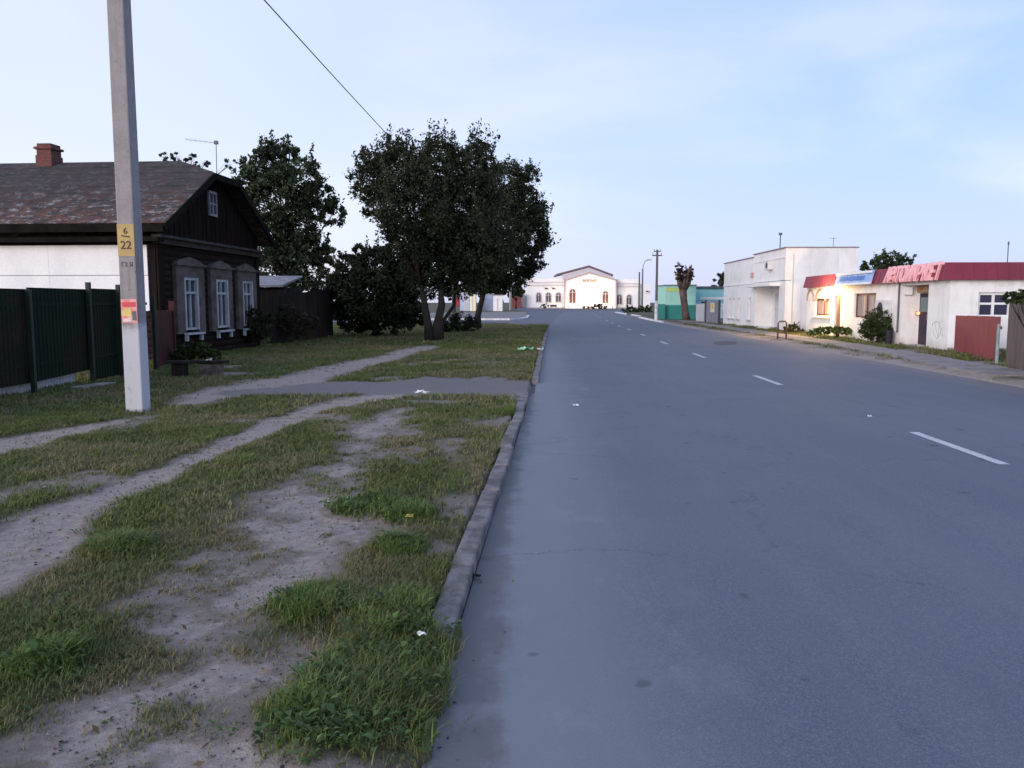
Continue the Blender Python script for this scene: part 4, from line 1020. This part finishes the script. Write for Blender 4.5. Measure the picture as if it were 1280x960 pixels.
mb = MB(); mb.box(6.9, 7.7, .004, .05, 3.28, 3.62); mb.build('wall_plaque', mat('pink_plaque', (.6, .33, .34), (.6, .45, .46)), HA)
mb = MB(); mb.box(6.9, 7.7, .004, .05, 4.62, 4.63)
mb = MB(); mb.tube([(.12, -.9, 0.0), (.02-.08, -.9, 0), ], .04, 6)
mb = MB(); mb.tube([(-.07, -.35, .1), (-.07, -.35, 2.6), (-.07, -.35, 4.4)], .045, 6); mb.build('downpipe', stucco, HA)
for (px_, d, y1, lab) in ((970, 51, 291, 'thicker antenna pole on the roof edge of the white hall'), (1036, 47.5, 297, 'thin antenna rod near the right end of the white hall roof')):
    p = at(px_, 312, d); t = thing('antenna_pole', lab, 'antenna', (p[0]+.25, d, 4.4))
    mb = MB(); z = at(px_, y1, d)[2]-4.4; mb.tube([(0,0,0),(0,0,z)], .035 if px_ < 1000 else .015, 6)
    mb.build('mast', bpy.data.materials['steel'], t)
    mb = MB(); mb.box(-.1, .1, -.05, .05, z-.14, z) if px_ < 1000 else mb.box(-.2, .2, -.01, .01, z-.05, z-.03); mb.build('head', bpy.data.materials['steel'], t)

# ------------------------------------------------------------------ shop
TS = math.atan(.05)
SX, SY = 14.8, 27.2
SH = thing('shop_building', 'low white shop with dark red sloping fascia along the right pavement', 'shop', (SX, SY, 0), math.pi/2-TS)
SL = 15.3
mb = MB()
hol = [(1.55, 3.7, .06, 2.3, .68), (6.2, 8.6, 1.0, 2.05), (10.25, 11.1, .08, 2.0), (11.7, 13.9, 1.0, 1.85)]
wall(mb, 0, SL, -.2, 2.6, hol, 0, .16, 1)
RW = 12
rh = [(-2.55, -.95, 1.15, 2.0)]
wall(mb, -RW, 0, -.2, 2.6, rh, 0, .16, -1, axis='y')
mb.quad((SL, -RW, -.2), (SL, 0, -.2), (SL, 0, 2.9), (SL, -RW, 2.9)); mb.quad((0, -RW, 2.9), (SL, -RW, 2.9), (SL, -RW, -.2), (0, -RW, -.2))
mb.build('wall', shopw, SH)
mb = MB(); mb.box(.04, SL, -RW, -.06, 2.86, 2.93); mb.build('roof', bpy.data.materials['tar'], SH)
red = mat('dark_red_sheet', (.21, .03, .055), (.165, .028, .05), scale=.7, fscale=12, rough=.5, fine=.08, bmp=.05)
mb = MB()
def fasc(x0, x1):  # sloping facia cross-section in (y,z)
    mb.prism([(.22, 2.42), (.08, 3.0), (.0, 3.0), (.0, 2.602), (.004, 2.42)], 'x', x0, x1)
fasc(.004, SL)
mb.prism([(-.2, 2.42), (-.07, 3.0), (.004, 3.0), (.003, 2.42)], 'y', -RW, .22)
for i in range(30): mb.obox((-.2+.065-.006, -.3-i*.38, 2.71), ((1,0,-.0),(0,1,0),(.218,0,.976)), (.006, .012, .29))
for i in range(38): mb.obox((.3+i*.4, .15+.006, 2.71), ((0,1,0),(1,0,0),(0,-.235,.972)), (.006, .012, .29))
mb.build('fascia', red, SH)
redfr = mat('reddish_frame', (.16, .08, .07), (.12, .06, .06))
shopg = glass_mat('shop_glass', (.05, .04, .04), .08)
shopcur = mat('shop_curtain', (.42, .36, .36), (.22, .17, .17), stretch=(5, 1, .25), scale=2, fine=.1)
def shop_win(x0, x1, z0, z1):
    w = win(SH, x0, x1, z0, z1, -.16, 1, redfr, shopcur, 1, None, .08)
    return w
shop_win(6.2, 8.6, 1.0, 2.05); shop_win(11.7, 13.9, 1.0, 1.85)
mb = MB(); mb.box(10.3, 11.05, -.15, -.1, .09, 1.98); d_ = mb.build('door', mat('brown_door', (.12, .06, .05), (.09, .05, .045)), SH); mb = MB(); mb.box(10.42, 10.93, -.1, -.085, 1.05, 1.8); mb.build('pane', glass_mat('door_glass', (.06, .05, .05)), d_)
mb = MB(); mb.box(2.72, 3.6, -.67, -.62, .07, 2.0); d_ = mb.build('door', mat('purple_door', (.035, .028, .05), (.06, .04, .06)), SH); mb = MB(); mb.box(2.85, 3.5, -.62, -.605, 1.3, 1.85); mb.build('pane', glass_mat('door_glass_b', (.05, .09, .1)), d_)
mb = MB(); mb.tube([(2.8, -.62, 1.0), (2.8, -.54, 1.0), (2.8, -.54, 1.2), (2.8, -.62, 1.2)], .015, 6); mb.build('handle', bpy.data.materials['galv'], d_)
mb = MB(); mb.box(2.7, 3.6, -.66, -.5, 2.04, 2.27); mb.build('lintel_panel', mat('orange_panel', (.35, .14, .03), (.4, .3, .2), scale=2), SH)
mb = MB(); mb.box(3.52, 3.66, -.3, -.02, 1.95, 2.25)
mb.build('cable_box', stucco, SH)
mb = MB(); mb.tube([(3.9, .045, .5), (3.9, .045, 2.1), (3.9, .045, 2.41)], .035, 6); mb.build('downpipe', mat('pipe_grey', (.12, .11, .13)), SH)
mb = MB(); mb.box(4.6, 5.5, .004, .32, 1.1, 1.75); a2 = mb.build('air_conditioner', bpy.data.materials['ac_case'], SH, bev=.02)
mb = MB(); mb.tube([(4.95, .32, 1.42), (4.95, .335, 1.42)], .25, 16); mb.build('fan_grille', bpy.data.materials['dark_grille'], a2)
mb = MB(); mb.box(11.5, 14.1, .004, .14, .9, .97); mb.build('sill', stucco, SH)
# decorative arch strips left of the lit door
mb = MB()
for xc, m_ in ((13.0, 1), (14.6, .7)):
    pts = [(xc+.75*m_*math.cos(a_), .04, 1.75+.55*math.sin(a_)) for a_ in np.linspace(0, math.pi, 10)]
    mb.tube(pts, .045, 6)
mb.build('arch_trim', mat('arch_grey', (.3, .22, .22), (.22, .18, .18)), SH)
gf = mat('window_white', (.75, .76, .78), (.68, .69, .7), fine=.05)
w = win(SH, -2.55, -.95, 1.15, 2.0, .16, -1, gf, glass_mat('navy_glass', (.015, .015, .035)), 2, .55, .09, axis='y')
# signs
def slope_T(x, zc): return Matrix.Translation((x, .225-(zc-2.42)*.14/.58+.01, zc))
blue = mat('blue_sign', (.22, .38, .72), (.42, .54, .78), scale=2.5, fine=.05, fscale=8, rough=.4)
t = thing('blue_signboard', 'pale blue signboard on the fascia above the lit shop entrance', 'sign', (SX, SY, 0), math.pi/2-TS)
mb = MB(); tilt = math.atan(.14/.58)
ax = ((1,0,0),(0,math.cos(tilt),math.sin(tilt)),(0,-math.sin(tilt),math.cos(tilt)))
mb.obox((8.2, .225, 2.7), ax, (2.1, .03, .3)); mb.build('board', blue, t)
mb = MB(); mb.obox((8.2, .252, 2.93), ax, (2.1, .02, .05)); mb.obox((8.2, .31, 2.46), ax, (2.1, .02, .045)); mb.build('border', gf, t)
lt = mat('sign_ink', (.10, .22, .55), fine=.05)
mb = MB()
for i, hh in enumerate((.1, .09, .1, .08, .1, .09, .1, .1, .09)): mb.obox((9.6-i*.33, .27, 2.7), ax, (.12, .012, hh))
mb.build('faded_lettering', lt, t)
t = thing('shop_lettering', 'large pinkish red letters АВТОМАРКЕТ standing on the dark red fascia', 'sign', (SX, SY, 0), math.pi/2-TS)
lm_ = mat('letter_pink', (.88, .42, .46), (.88, .55, .57), scale=2, fine=.06, rough=.45)
word = 'АВТОМАРКЕТ'
xs0, xs1 = 4.85, .25
for i, ch in enumerate(word):
    x = xs0+(xs1-xs0)*(i+.5)/len(word)
    o = text_mesh('letter', ch, .83, lm_, t, .04, .02)
    # letters face the road (+y); reading direction runs towards -x
    o.rotation_euler = (math.pi/2-tilt, 0, math.pi)
    o.location = (x, .235+.03, 2.44)
    o.scale = (.82, 1, 1)
# lit lamp over the left door
t = thing('wall_lamp', 'glowing warm lamp between the left shop window and the left shop door', 'lamp', (SX, SY, 0), math.pi/2-TS)
mb = MB(); mb.tube([(11.38, .0, 2.3), (11.38, .3, 2.3)], .02, 6); mb.build('bracket', bpy.data.materials['galv'], t)
mb = MB(); mb.sph((11.38, .36, 2.22), .13, 12, 8); mb.build('bulb', emis('bulb_glow', (1, .62, .22), 60), t, smooth=True)
ld = bpy.data.lights.new('lamp_light', 'POINT'); ld.energy = 620; ld.color = (1, .6, .22); ld.shadow_soft_size = .15
lo = bpy.data.objects.new('lamp_light', ld); C.objects.link(lo); lo.parent = t; lo.location = (11.38, .66, 2.1)
t = thing('door_lamp', 'tiny orange light beside the dark right shop door', 'lamp', (SX, SY, 0), math.pi/2-TS)
mb = MB(); mb.sph((3.55, -.56, 1.25), .06, 10, 6); mb.build('bulb', emis('orange_glow', (1, .2, .05), 6), t, smooth=True)
mb = MB(); mb.box(3.6, 3.69, -.6, -.52, 1.17, 1.33); mb.build('holder', bpy.data.materials['galv'], t)
# graffiti on the corner
mb = MB()
for pts in ([(.55,.95),(.9,1.0),(1.15,.9),(1.0,.6),(.75,.4)], [(.4,.8),(.65,.45),(.85,.7),(.95,.95)], [(.35,.5),(.6,.9),(.7,.4)]):
    mb.tube([(p[0], .004, p[1]) for p in pts], .012, 4)
mb.build('scribble', mat('grey_spray', (.4, .4, .46)), SH)
# bin
bp2 = at(1122, 425, 30.8)
t = thing('litter_bin', 'small black litter bin between the round bush and the shop porch', 'bin', (bp2[0]-.15, 31.2, .05))
mb = MB(); mb.tube([(0,0,0),(0,0,.5)], [.12, .15], 12); mb.build('body', mat('bin_black', (.018, .018, .03), rough=.5), t)
mb = MB(); mb.tube([(0,0,.5),(0,0,.53)], [.165, .165], 12); mb.build('rim', bpy.data.materials['bin_black'], t)
# red fence, board fence
redw = mat('faded_red_paint', (.26, .05, .055), (.20, .05, .06), scale=2.2, fscale=22, stretch=(2, 2, .5), rough=.7)
t, u, n_, Lh = board_fence('faded red board fence against the shop corner', (14.55, 26.3), (13.15, 21.6), 1.22, 1.26, redw, bw=.2, jit=.006)
greyw = mat('weathered_boards', (.15, .115, .11), (.09, .075, .075), scale=1.5, fscale=25, stretch=(5, 5, .4), bmp=.6)
board_fence('weathered grey brown board fence at the right edge', (12.75, 20.6), (9.8, 13.2), 1.72, 1.75, greyw, bw=.13)
t = thing('gate_post', 'thin pale blue post between the red fence and the weathered boards', 'post', (12.75, 21.0, 0))
mb = MB(); mb.tube([(0,0,-.1),(0,0,1.05)], .04, 8); mb.build('shaft', mat('pale_blue_paint', (.22, .32, .33), (.16, .2, .2)), t); mb = MB(); mb.tube([(0,0,1.05),(0,0,1.1)], [.05, .03], 8); mb.build('cap', bpy.data.materials['pale_blue_paint'], t)
p = at(1259, 331, 31); t = thing('antenna_pole', 'short antenna post on the dark red roof at the right edge', 'antenna', (p[0], 31, 2.9))
mb = MB(); z = at(1259, 306, 31)[2]-2.9; mb.tube([(0,0,0),(0,0,z)], .02, 6); mb.build('mast', bpy.data.materials['steel'], t); mb = MB(); mb.tube([(0,0,z),(0,0,z+.12)], .035, 6); mb.build('head', bpy.data.materials['steel'], t)
# frame barrier on the pavement
p0, p1 = G(972, 424, .05), G(990, 425, .05)
t = thing('tube_barrier', 'rusty tube frame barrier standing at the right kerb', 'barrier', (p0[0], p0[1], .05))
rust = mat('rusty_tube', (.13, .075, .07), (.08, .05, .05), scale=4, rough=.6); w_ = p1[0]-p0[0]
mb = MB(); mb.tube([(0,0,-.1),(0,0,.7),(.06,0,.78),(w_-.06,0,.78),(w_,0,.7),(w_,0,-.1)], .035, 8); mb.build('tube_frame', rust, t, smooth=True)
mb = MB(); mb.tube([(0,0,.45),(0,.0,.5)], .04, 8); mb.build('clamp', rust, t)

# ------------------------------------------------------------------ mint house, blue house, fence, gate
mint = mat('mint_paint', (.34, .62, .52), (.30, .56, .48), scale=1, fine=.05, fscale=12); teal = mat('teal_paint', (.04, .20, .18), (.04, .24, .20), scale=1, fine=.06, fscale=12)
mp0 = at(831, 400, 79)
t = thing('mint_house', 'small mint green house with a yellow stripe left of the pollarded tree', 'house', (mp0[0], 79, 0))
W_ = at(869, 400, 79)[0]-mp0[0]; zt_ = at(831, 357, 79)[2]
mb = MB(); mb.box(0, W_, 0, 5, 1.4, zt_); mb.build('wall', mint, t)
mb = MB(); mb.box(-.02, W_+.02, -.04, 5.02, -.2, 1.4); mb.build('plinth', teal, t)
mb = MB(); mb.box(0, W_*.62, -.03, -.005, zt_-.55, zt_-.25); mb.build('stripe', mat('yellow_stripe', (.5, .6, .12), (.4, .55, .2)), t)
mb = MB(); mb.box(-.1, W_+.1, -.15, 5.1, zt_+.001, zt_+.1); mb.build('roof', mat('mint_roof', (.2, .25, .24)), t)
t = thing('low_fence', 'low teal board fence beside the mint house at the pole', 'fence', (at(822, 400, 78)[0], 78.6, 0))
mb = MB(); wl = mp0[0]-at(822, 400, 78)[0]-.05
for i in range(5): mb.box(wl*i/5+.01, wl*(i+1)/5-.01, -.02, .02, -.1, 1.5+.02*(i % 2))
mb.build('boards', teal, t); mb = MB(); mb.box(0, wl, .021, .06, .9, 1.0); mb.build('rail', teal, t)
bx0, bx1 = at(870, 400, 84)[0], at(907, 400, 84)[0]
t = thing('blue_house', 'pale blue low house with a dark roof edge behind the white fence', 'house', (bx0, 84, 0))
zt_ = at(880, 360, 84)[2]
mb = MB(); mb.box(0, bx1-bx0+2, 0, 6, -.2, zt_); mb.build('wall', mat('sky_blue_paint', (.24, .52, .58), (.28, .56, .62), scale=.8, fine=.05), t)
mb = MB(); mb.box(.4, bx1-bx0+2, -.05, -.003, zt_-1.2, zt_-.95); mb.box(.4, bx1-bx0+2, -.04, -.002, 0, zt_-1.6); mb.build('white_band', stucco, t)
mb = MB(); mb.box(-.25, bx1-bx0+2.2, -.4, 6.2, zt_+.001, zt_+.17); mb.build('roof', mat('blue_roof', (.07, .09, .12), (.05, .07, .09)), t)
mb = MB(); mb.box(.5, .95, -.03, .0, 1.0, 1.75); w = mb.build('window', bpy.data.materials['dark_glass'], t)
a0 = at(870, 400, 72); a1 = at(881, 403, 68)
wf = mat('whitish_fence', (.5, .49, .52), (.42, .41, .44), scale=2)
board_fence('whitish board fence between the mint house and the grey gate', (a0[0], 72), (a1[0], 68), 1.5, 1.55, wf, bw=.16, jit=.01)
b0 = at(882, 403, 67.5); b1 = at(903, 406, 62)
t, u, n_, Lh = board_fence('grey metal gate with a yellow and white notice beside the white hall', (b0[0], 67.5), (b1[0]-.15, 62.2), 1.72, 1.75, mat('grey_gate', (.25, .25, .29), (.2, .2, .24)), 'metal_gate', bw=.3, cat='gate', jit=.003)
mb = MB(); c = u*(Lh*.52)+n_*-.05; mb.obox((c.x, c.y, 1.25), (u, n_, Vector((0,0,1))), (.7, .012, .38)); nb = mb.build('notice', mat('notice_white', (.72, .7, .62)), t)
mb = MB(); c = u*(Lh*.52)+n_*-.066; mb.obox((c.x, c.y, 1.38), (u, n_, Vector((0,0,1))), (.4, .006, .2)); mb.build('yellow_patch', mat('notice_yellow', (.75, .5, .05)), nb)
for k_ in (.02, .985):
    mb = MB(); c = u*(Lh*k_)+n_*-.05; mb.obox((c.x, c.y, .9), (u, n_, Vector((0,0,1))), (.09, .07, .95)); mb.build('post', mat('gate_post_dark', (.06, .08, .09)) if k_ < .5 else bpy.data.materials['gate_post_dark'], t)

# ------------------------------------------------------------------ railway station
SD = 235.0; q_ = SD/1000
def sxp(px): return at(px, 380, SD)[0]
def szp(py): return at(735, py, SD)[2]
X0 = sxp(735)
ST = thing('station_building', 'long white station with arched windows and a floodlit central gable', 'station', (X0, SD, 0))
wht = mat('station_white', (.8, .79, .8), (.74, .73, .74), scale=.3, fscale=5, fine=.04, bmp=.05)
trim = mat('station_trim', (.55, .52, .55), (.5, .47, .5), fine=.04); dkr = mat('station_roof', (.12, .09, .13), (.15, .08, .1))
rx = lambda px: sxp(px)-X0
def zz(py): return szp(py)
mb = MB()
mb.box(rx(658), rx(706), 0, 14, -.3, zz(348)); mb.build('wall', wht, ST); mb = MB(); mb.box(rx(652.5), rx(657.9), .6, 12, -.3, zz(361.5)); mb.build('annex_wall', wht, ST); mb = MB()
mb.box(rx(768), rx(800), 0, 14, -.3, zz(349)); mb.build('wall', wht, ST); mb = MB(); mb.box(rx(800.1), rx(813), .5, 14, -.3, zz(355))
mb.build('annex_wall', wht, ST)
mb = MB(); ap = zz(340.5); el, er = rx(706), rx(768.5)
mb.prism([(el, -.3), (er, -.3), (er, zz(350.5)), (rx(735), ap), (el, zz(350))], 'y', -2.2, 14); mb.build('gable', wht, ST)
# broad roof with overhang
mb = MB()
for (pa, pb) in (((695.5, 352-9.5), (735, 332)), ((735, 332), (765, 343.3))):
    xa, za, xb, zb2 = rx(pa[0]), zz(pa[1]), rx(pb[0]), zz(pb[1])
    mb.prism([(xa, za), (xb, zb2), (xb, zb2-.5), (xa, za-.5)], 'y', -2.0, 16)
mb.build('roof', dkr, ST)
mb = MB(); mb.prism([(rx(704), zz(349.8)+.0), (rx(735), zz(340.2)), (rx(769.5), zz(350.3)), (rx(762), zz(344.6)), (rx(735), zz(334.6)), (rx(702), zz(343.6))], 'y', -1.8, -.4); mb.build('tympanum', trim, ST)
mb = MB()
for (pa, pb) in (((704.5, 350.6), (735, 341.2)), ((735, 341.2), (770, 351))):
    xa, za, xb, zb2 = rx(pa[0]), zz(pa[1]), rx(pb[0]), zz(pb[1])
    mb.prism([(xa, za-.15), (xb, zb2-.1), (xb, zb2+.15), (xa, za+.15)], 'y', -2.7, -2.205)
mb.box(rx(704.5), rx(706), -2.6, -2.203, .2, zz(351)); mb.box(rx(767.7), rx(769.2), -2.6, -2.203, .2, zz(351.2)); mb.build('cornice', mat('cornice_mauve', (.4, .27, .3), (.35, .25, .28)), ST)
mb = MB()
for (a_, b2, py) in ((658, 705, 353), (658, 705, 356.5), (769.5, 800, 354.5), (769.5, 800, 358)): mb.box(rx(a_), rx(b2), -.3, -.004, zz(py)-.12, zz(py)+.12)
mb.build('string_course', trim, ST)
mb = MB(); mb.box(rx(652), rx(705), -.25, -.01, -.3, .35); mb.box(rx(770), rx(813), -.25, -.01, -.3, .35); mb.build('plinth', trim, ST)
wgl = mat('station_glass', (.10, .075, .12), (.07, .05, .08), scale=.8, rough=.3); wgl2 = mat('station_glass_red', (.13, .055, .05), (.10, .05, .05), scale=1, rough=.3)
def arched(px0, px1, pyt, pyb, y, m, frame):
    x0, x1, zt, zb2 = rx(px0), rx(px1), zz(pyt), zz(pyb); r_ = (x1-x0)/2; xc = (x0+x1)/2
    def outline(g, zb3): return [(x0-g, zb3), (x1+g, zb3)]+[(xc+(r_+g)*math.cos(a_), zt-r_+(r_+g)*math.sin(a_)) for a_ in np.linspace(0, math.pi, 9)]
    # frame ring in front of the wall
    mb = MB(); o_, i_ = outline(.22, zb2), outline(0, zb2); n = len(o_); b0 = len(mb.v)
    mb.v += [(p[0], y-.18, p[1]) for p in o_]+[(p[0], y-.18, p[1]) for p in i_]+[(p[0], y-.003, p[1]) for p in o_]+[(p[0], y-.003, p[1]) for p in i_]
    for k in range(1, n):
        k2 = (k+1) % n
        mb.f += [(k, k2, n+k2, n+k), (k, 2*n+k, 2*n+k2, k2), (n+k, n+k2, 3*n+k2, 3*n+k)]
    mb.box(xc-.07, xc+.07, y-.12, y-.06, zb2, zt-.1); mb.box(x0, x1, y-.121, y-.061, zt-r_-.07, zt-r_+.07); mb.box(x0-.3, x1+.3, y-.3, y-.004, zb2-.2, zb2)
    w = mb.build('window', frame, ST)
    mb = MB(); mb.prism(outline(-.01, zb2+.01), 'y', y-.055, y-.005); mb.build('pane', m, w)
for p in ((670.5, 676), (682.5, 688.5), (694.8, 701)): arched(p[0], p[1], 366, 377.3, 0, wgl, trim)
arched(771.2, 777, 368.5, 380, 0, wgl, trim); arched(783.2, 789, 368.5, 380.5, 0, wgl, trim)
arched(711, 718.6, 361.5, 378.8, -2.2, wgl2, trim); arched(752, 759, 364, 379, -2.2, wgl2, trim)
mb = MB(); mb.box(rx(733), rx(738), -2.35, -2.205, .2, zz(370)); d_ = mb.build('door', trim, ST); mb = MB(); mb.box(rx(735.35), rx(735.65), -2.4, -2.352, 1.1, 1.6); mb.build('handle', bpy.data.materials['galv'], d_)
t = thing('station_sign', 'small row of gilded letters on the station gable', 'sign', (X0, SD-2.2, 0))
gold = mat('gilded', (.5, .33, .14), (.55, .3, .2), scale=1)
for i, ch in enumerate('ВОКЗАЛ'):
    o = text_mesh('letter', ch, .95, gold, t, .06, .02); o.rotation_euler = (math.pi/2, 0, 0); o.location = (rx(728.5)+i*.66, -.1, zz(352.6))
for i, px_ in enumerate((682.5, 691.5, 808.5)):
    t = thing('facade_lamp', ['left dark lamp bracket on the station left wing', 'right dark lamp bracket on the station left wing', 'dark lamp bracket on the station right end'][i], 'lamp', (sxp(px_), SD-.05, 0))
    z = zz(360.6) if i < 2 else zz(364.3)
    mb = MB(); mb.box(-.4, .4, -.5, -.1, z-.15, z+.2); mb.build('head', bpy.data.materials['dark_grille'], t); mb = MB(); mb.tube([(0, 0, z), (0, -.3, z+.05)], .05, 6); mb.build('bracket', bpy.data.materials['galv'], t)
# floodlights in front of the gable
for i, x in enumerate((-6.2, -2.3, 2.3, 6.2)):
    t = thing('floodlight', ['floodlight at the left corner of the station gable', 'floodlight left of the station doors', 'floodlight right of the station doors', 'floodlight at the right corner of the station gable'][i], 'floodlight', (X0+x, SD-8.5, 0), 0, 'floodlights washing the station gable')
    mb = MB(); mb.tube([(0,0,-.05),(0,0,.3)], .05, 8); mb.build('stand', bpy.data.materials['dark_grille'], t)
    mb = MB(); mb.obox((0, 0, .4), ((1,0,0),(0,.9,.43),(0,-.43,.9)), (.2, .12, .14)); mb.build('housing', bpy.data.materials['dark_grille'], t)
    l = bpy.data.lights.new('flood_beam', 'SPOT'); l.energy = 1500; l.color = (1, .80, .52); l.spot_size = 1.9; l.spot_blend = .8; l.shadow_soft_size = .2
    lo = bpy.data.objects.new('flood_beam', l); C.objects.link(lo); lo.parent = t; lo.location = (0, .3, .55); lo.rotation_euler = (math.pi/2+.45, 0, 0)
# bench by the left wing
t = thing('street_bench', 'small dark bench in front of the station left wing', 'bench', (sxp(689), 222, 0))
mb = MB(); mb.box(-.9, .9, -.25, .25, .42, .5); mb.build('seat', bpy.data.materials['dark_grille'], t); mb = MB(); mb.box(-.9, .9, .25, .31, .52, 1.0); mb.build('backrest', bpy.data.materials['dark_grille'], t)
for x in (-.7, .7): mb = MB(); mb.box(x-.06, x+.06, -.22, .22, -.02, .42); mb.build('leg', bpy.data.materials['dark_grille'], t)
# brick shed left of the station and the blue wall
t = thing('brick_shed', 'dark red brick shed at the left side of the station', 'shed', (sxp(646), 232, 0))
mb = MB(); mb.box(-2.2, 1.4, 0, 6, -.3, szp(368)); mb.build('wall', mat('dark_brick', (.20, .055, .055), (.13, .05, .05), scale=.8), t); mb = MB(); mb.box(-2.4, 1.6, -.3, 6.3, szp(368)+.001, szp(368)+.3); mb.build('roof', dkr, t)
# pale blue wall and white buildings across the square on the left
bw = mat('pale_blue_wall', (.36, .42, .62), (.42, .48, .66), scale=.4, fine=.05)
def lowbuild(name, label, px0, px1, pyt, d, m, cat):
    x0, x1 = at(px0, 385, d)[0], at(px1, 385, d)[0]; z = at(px0, pyt, d)[2]
    t = thing(name, label, cat, (x0, d, 0)); mb = MB(); mb.box(0, x1-x0, 0, 3.5, -.2, z); mb.build('wall', m, t)
    mb = MB(); mb.box(-.2, x1-x0+.2, -.25, 3.7, z+.001, z+.18); mb.build('roof', dkr if 'kiosk' in name else trim, t)
    mb = MB(); mb.box((x1-x0)*.4, (x1-x0)*.55, -.04, -.002, 0.1, z*.8); mb.build('door', trim, t); return t
lowbuild('blue_shed', 'pale blue shed left of the slimmer tree trunk', 575, 586.5, 367, 160, bw, 'shed')
lowbuild('white_kiosk', 'narrow cream white kiosk next to the slimmer tree trunk', 587, 594.5, 366.5, 158, mat('cream', (.8, .76, .55), (.78, .72, .5), fine=.04), 'kiosk')
lowbuild('blue_shed', 'pale blue shed right of the slimmer tree trunk', 601, 616, 368, 162, bw, 'shed')
lowbuild('white_kiosk', 'white kiosk at the right end of the pale blue sheds', 616.5, 628, 369, 158, stucco, 'kiosk')

# ------------------------------------------------------------------ light and sky
SUN_EL, SUN_AZ = math.radians(9), math.radians(222)      # azimuth clockwise from +Y
w = bpy.data.worlds.new('World'); bpy.context.scene.world = w; w.use_nodes = True
nt = w.node_tree; bg = nt.nodes['Background']; out = nt.nodes['World Output']
sky = nt.nodes.new('ShaderNodeTexSky'); sky.sky_type = 'NISHITA'; sky.sun_disc = False
sky.sun_elevation = SUN_EL; sky.sun_rotation = SUN_AZ; sky.air_density = 1.0; sky.dust_density = 1.0; sky.ozone_density = 2
nt.links.new(sky.outputs[0], bg.inputs[0]); bg.inputs[1].default_value = .05
tc = nt.nodes.new('ShaderNodeTexCoord'); sx = nt.nodes.new('ShaderNodeSeparateXYZ'); nt.links.new(tc.outputs['Generated'], sx.inputs[0])
z = sx.outputs[2]
side = ramp(nt, math_(nt, 'ADD', math_(nt, 'MULTIPLY', sx.outputs[0], -1), math_(nt, 'MULTIPLY', sx.outputs[1], -.25)), -.75, .35)
hor = mixc(nt, side, (.50, .56, .96), (.84, .85, .99)); mid = mixc(nt, side, (.40, .56, 1.0), (.76, .82, 1.0)); zen = mixc(nt, side, (.30, .42, .72), (.46, .58, .86))
c = mixc(nt, ramp(nt, z, .0, .28), hor, mid); c = mixc(nt, ramp(nt, z, .38, .95), c, zen)
mpp = nt.nodes.new('ShaderNodeMapping'); mpp.inputs['Scale'].default_value = (1, 1, 3.2); mpp.inputs['Rotation'].default_value = (0, .22, .3); nt.links.new(tc.outputs['Generated'], mpp.inputs[0])
cl = N(nt, 'ShaderNodeTexNoise', Scale=2.1, Detail=6, Roughness=.5, Distortion=.3); nt.links.new(mpp.outputs[0], cl.inputs['Vector'])
c = mixc(nt, math_(nt, 'MULTIPLY', ramp(nt, cl.outputs[0], .44, .70), .45), c, (.88, .85, .98))
bg2 = nt.nodes.new('ShaderNodeBackground'); nt.links.new(c, bg2.inputs[0]); bg2.inputs[1].default_value = .86
ad = nt.nodes.new('ShaderNodeAddShader'); nt.links.new(bg.outputs[0], ad.inputs[0]); nt.links.new(bg2.outputs[0], ad.inputs[1]); nt.links.new(ad.outputs[0], out.inputs[0])
sl = bpy.data.lights.new('sun', 'SUN'); sl.energy = 2.8; sl.angle = math.radians(35); sl.color = (1, .88, .84)
so = bpy.data.objects.new('sun', sl); C.objects.link(so)
dirv = Vector((math.sin(SUN_AZ)*math.cos(SUN_EL), math.cos(SUN_AZ)*math.cos(SUN_EL), math.sin(SUN_EL)))
so.rotation_euler = dirv.to_track_quat('Z', 'Y').to_euler(); so.location = (-20, -20, 30)

sc = bpy.context.scene
sc.view_settings.view_transform = 'Standard'; sc.view_settings.look = 'None'; sc.view_settings.exposure = .12; sc.view_settings.gamma = 1
sc.render.engine = 'CYCLES'; sc.cycles.use_denoising = True; sc.cycles.max_bounces = 6; sc.cycles.transparent_max_bounces = 4
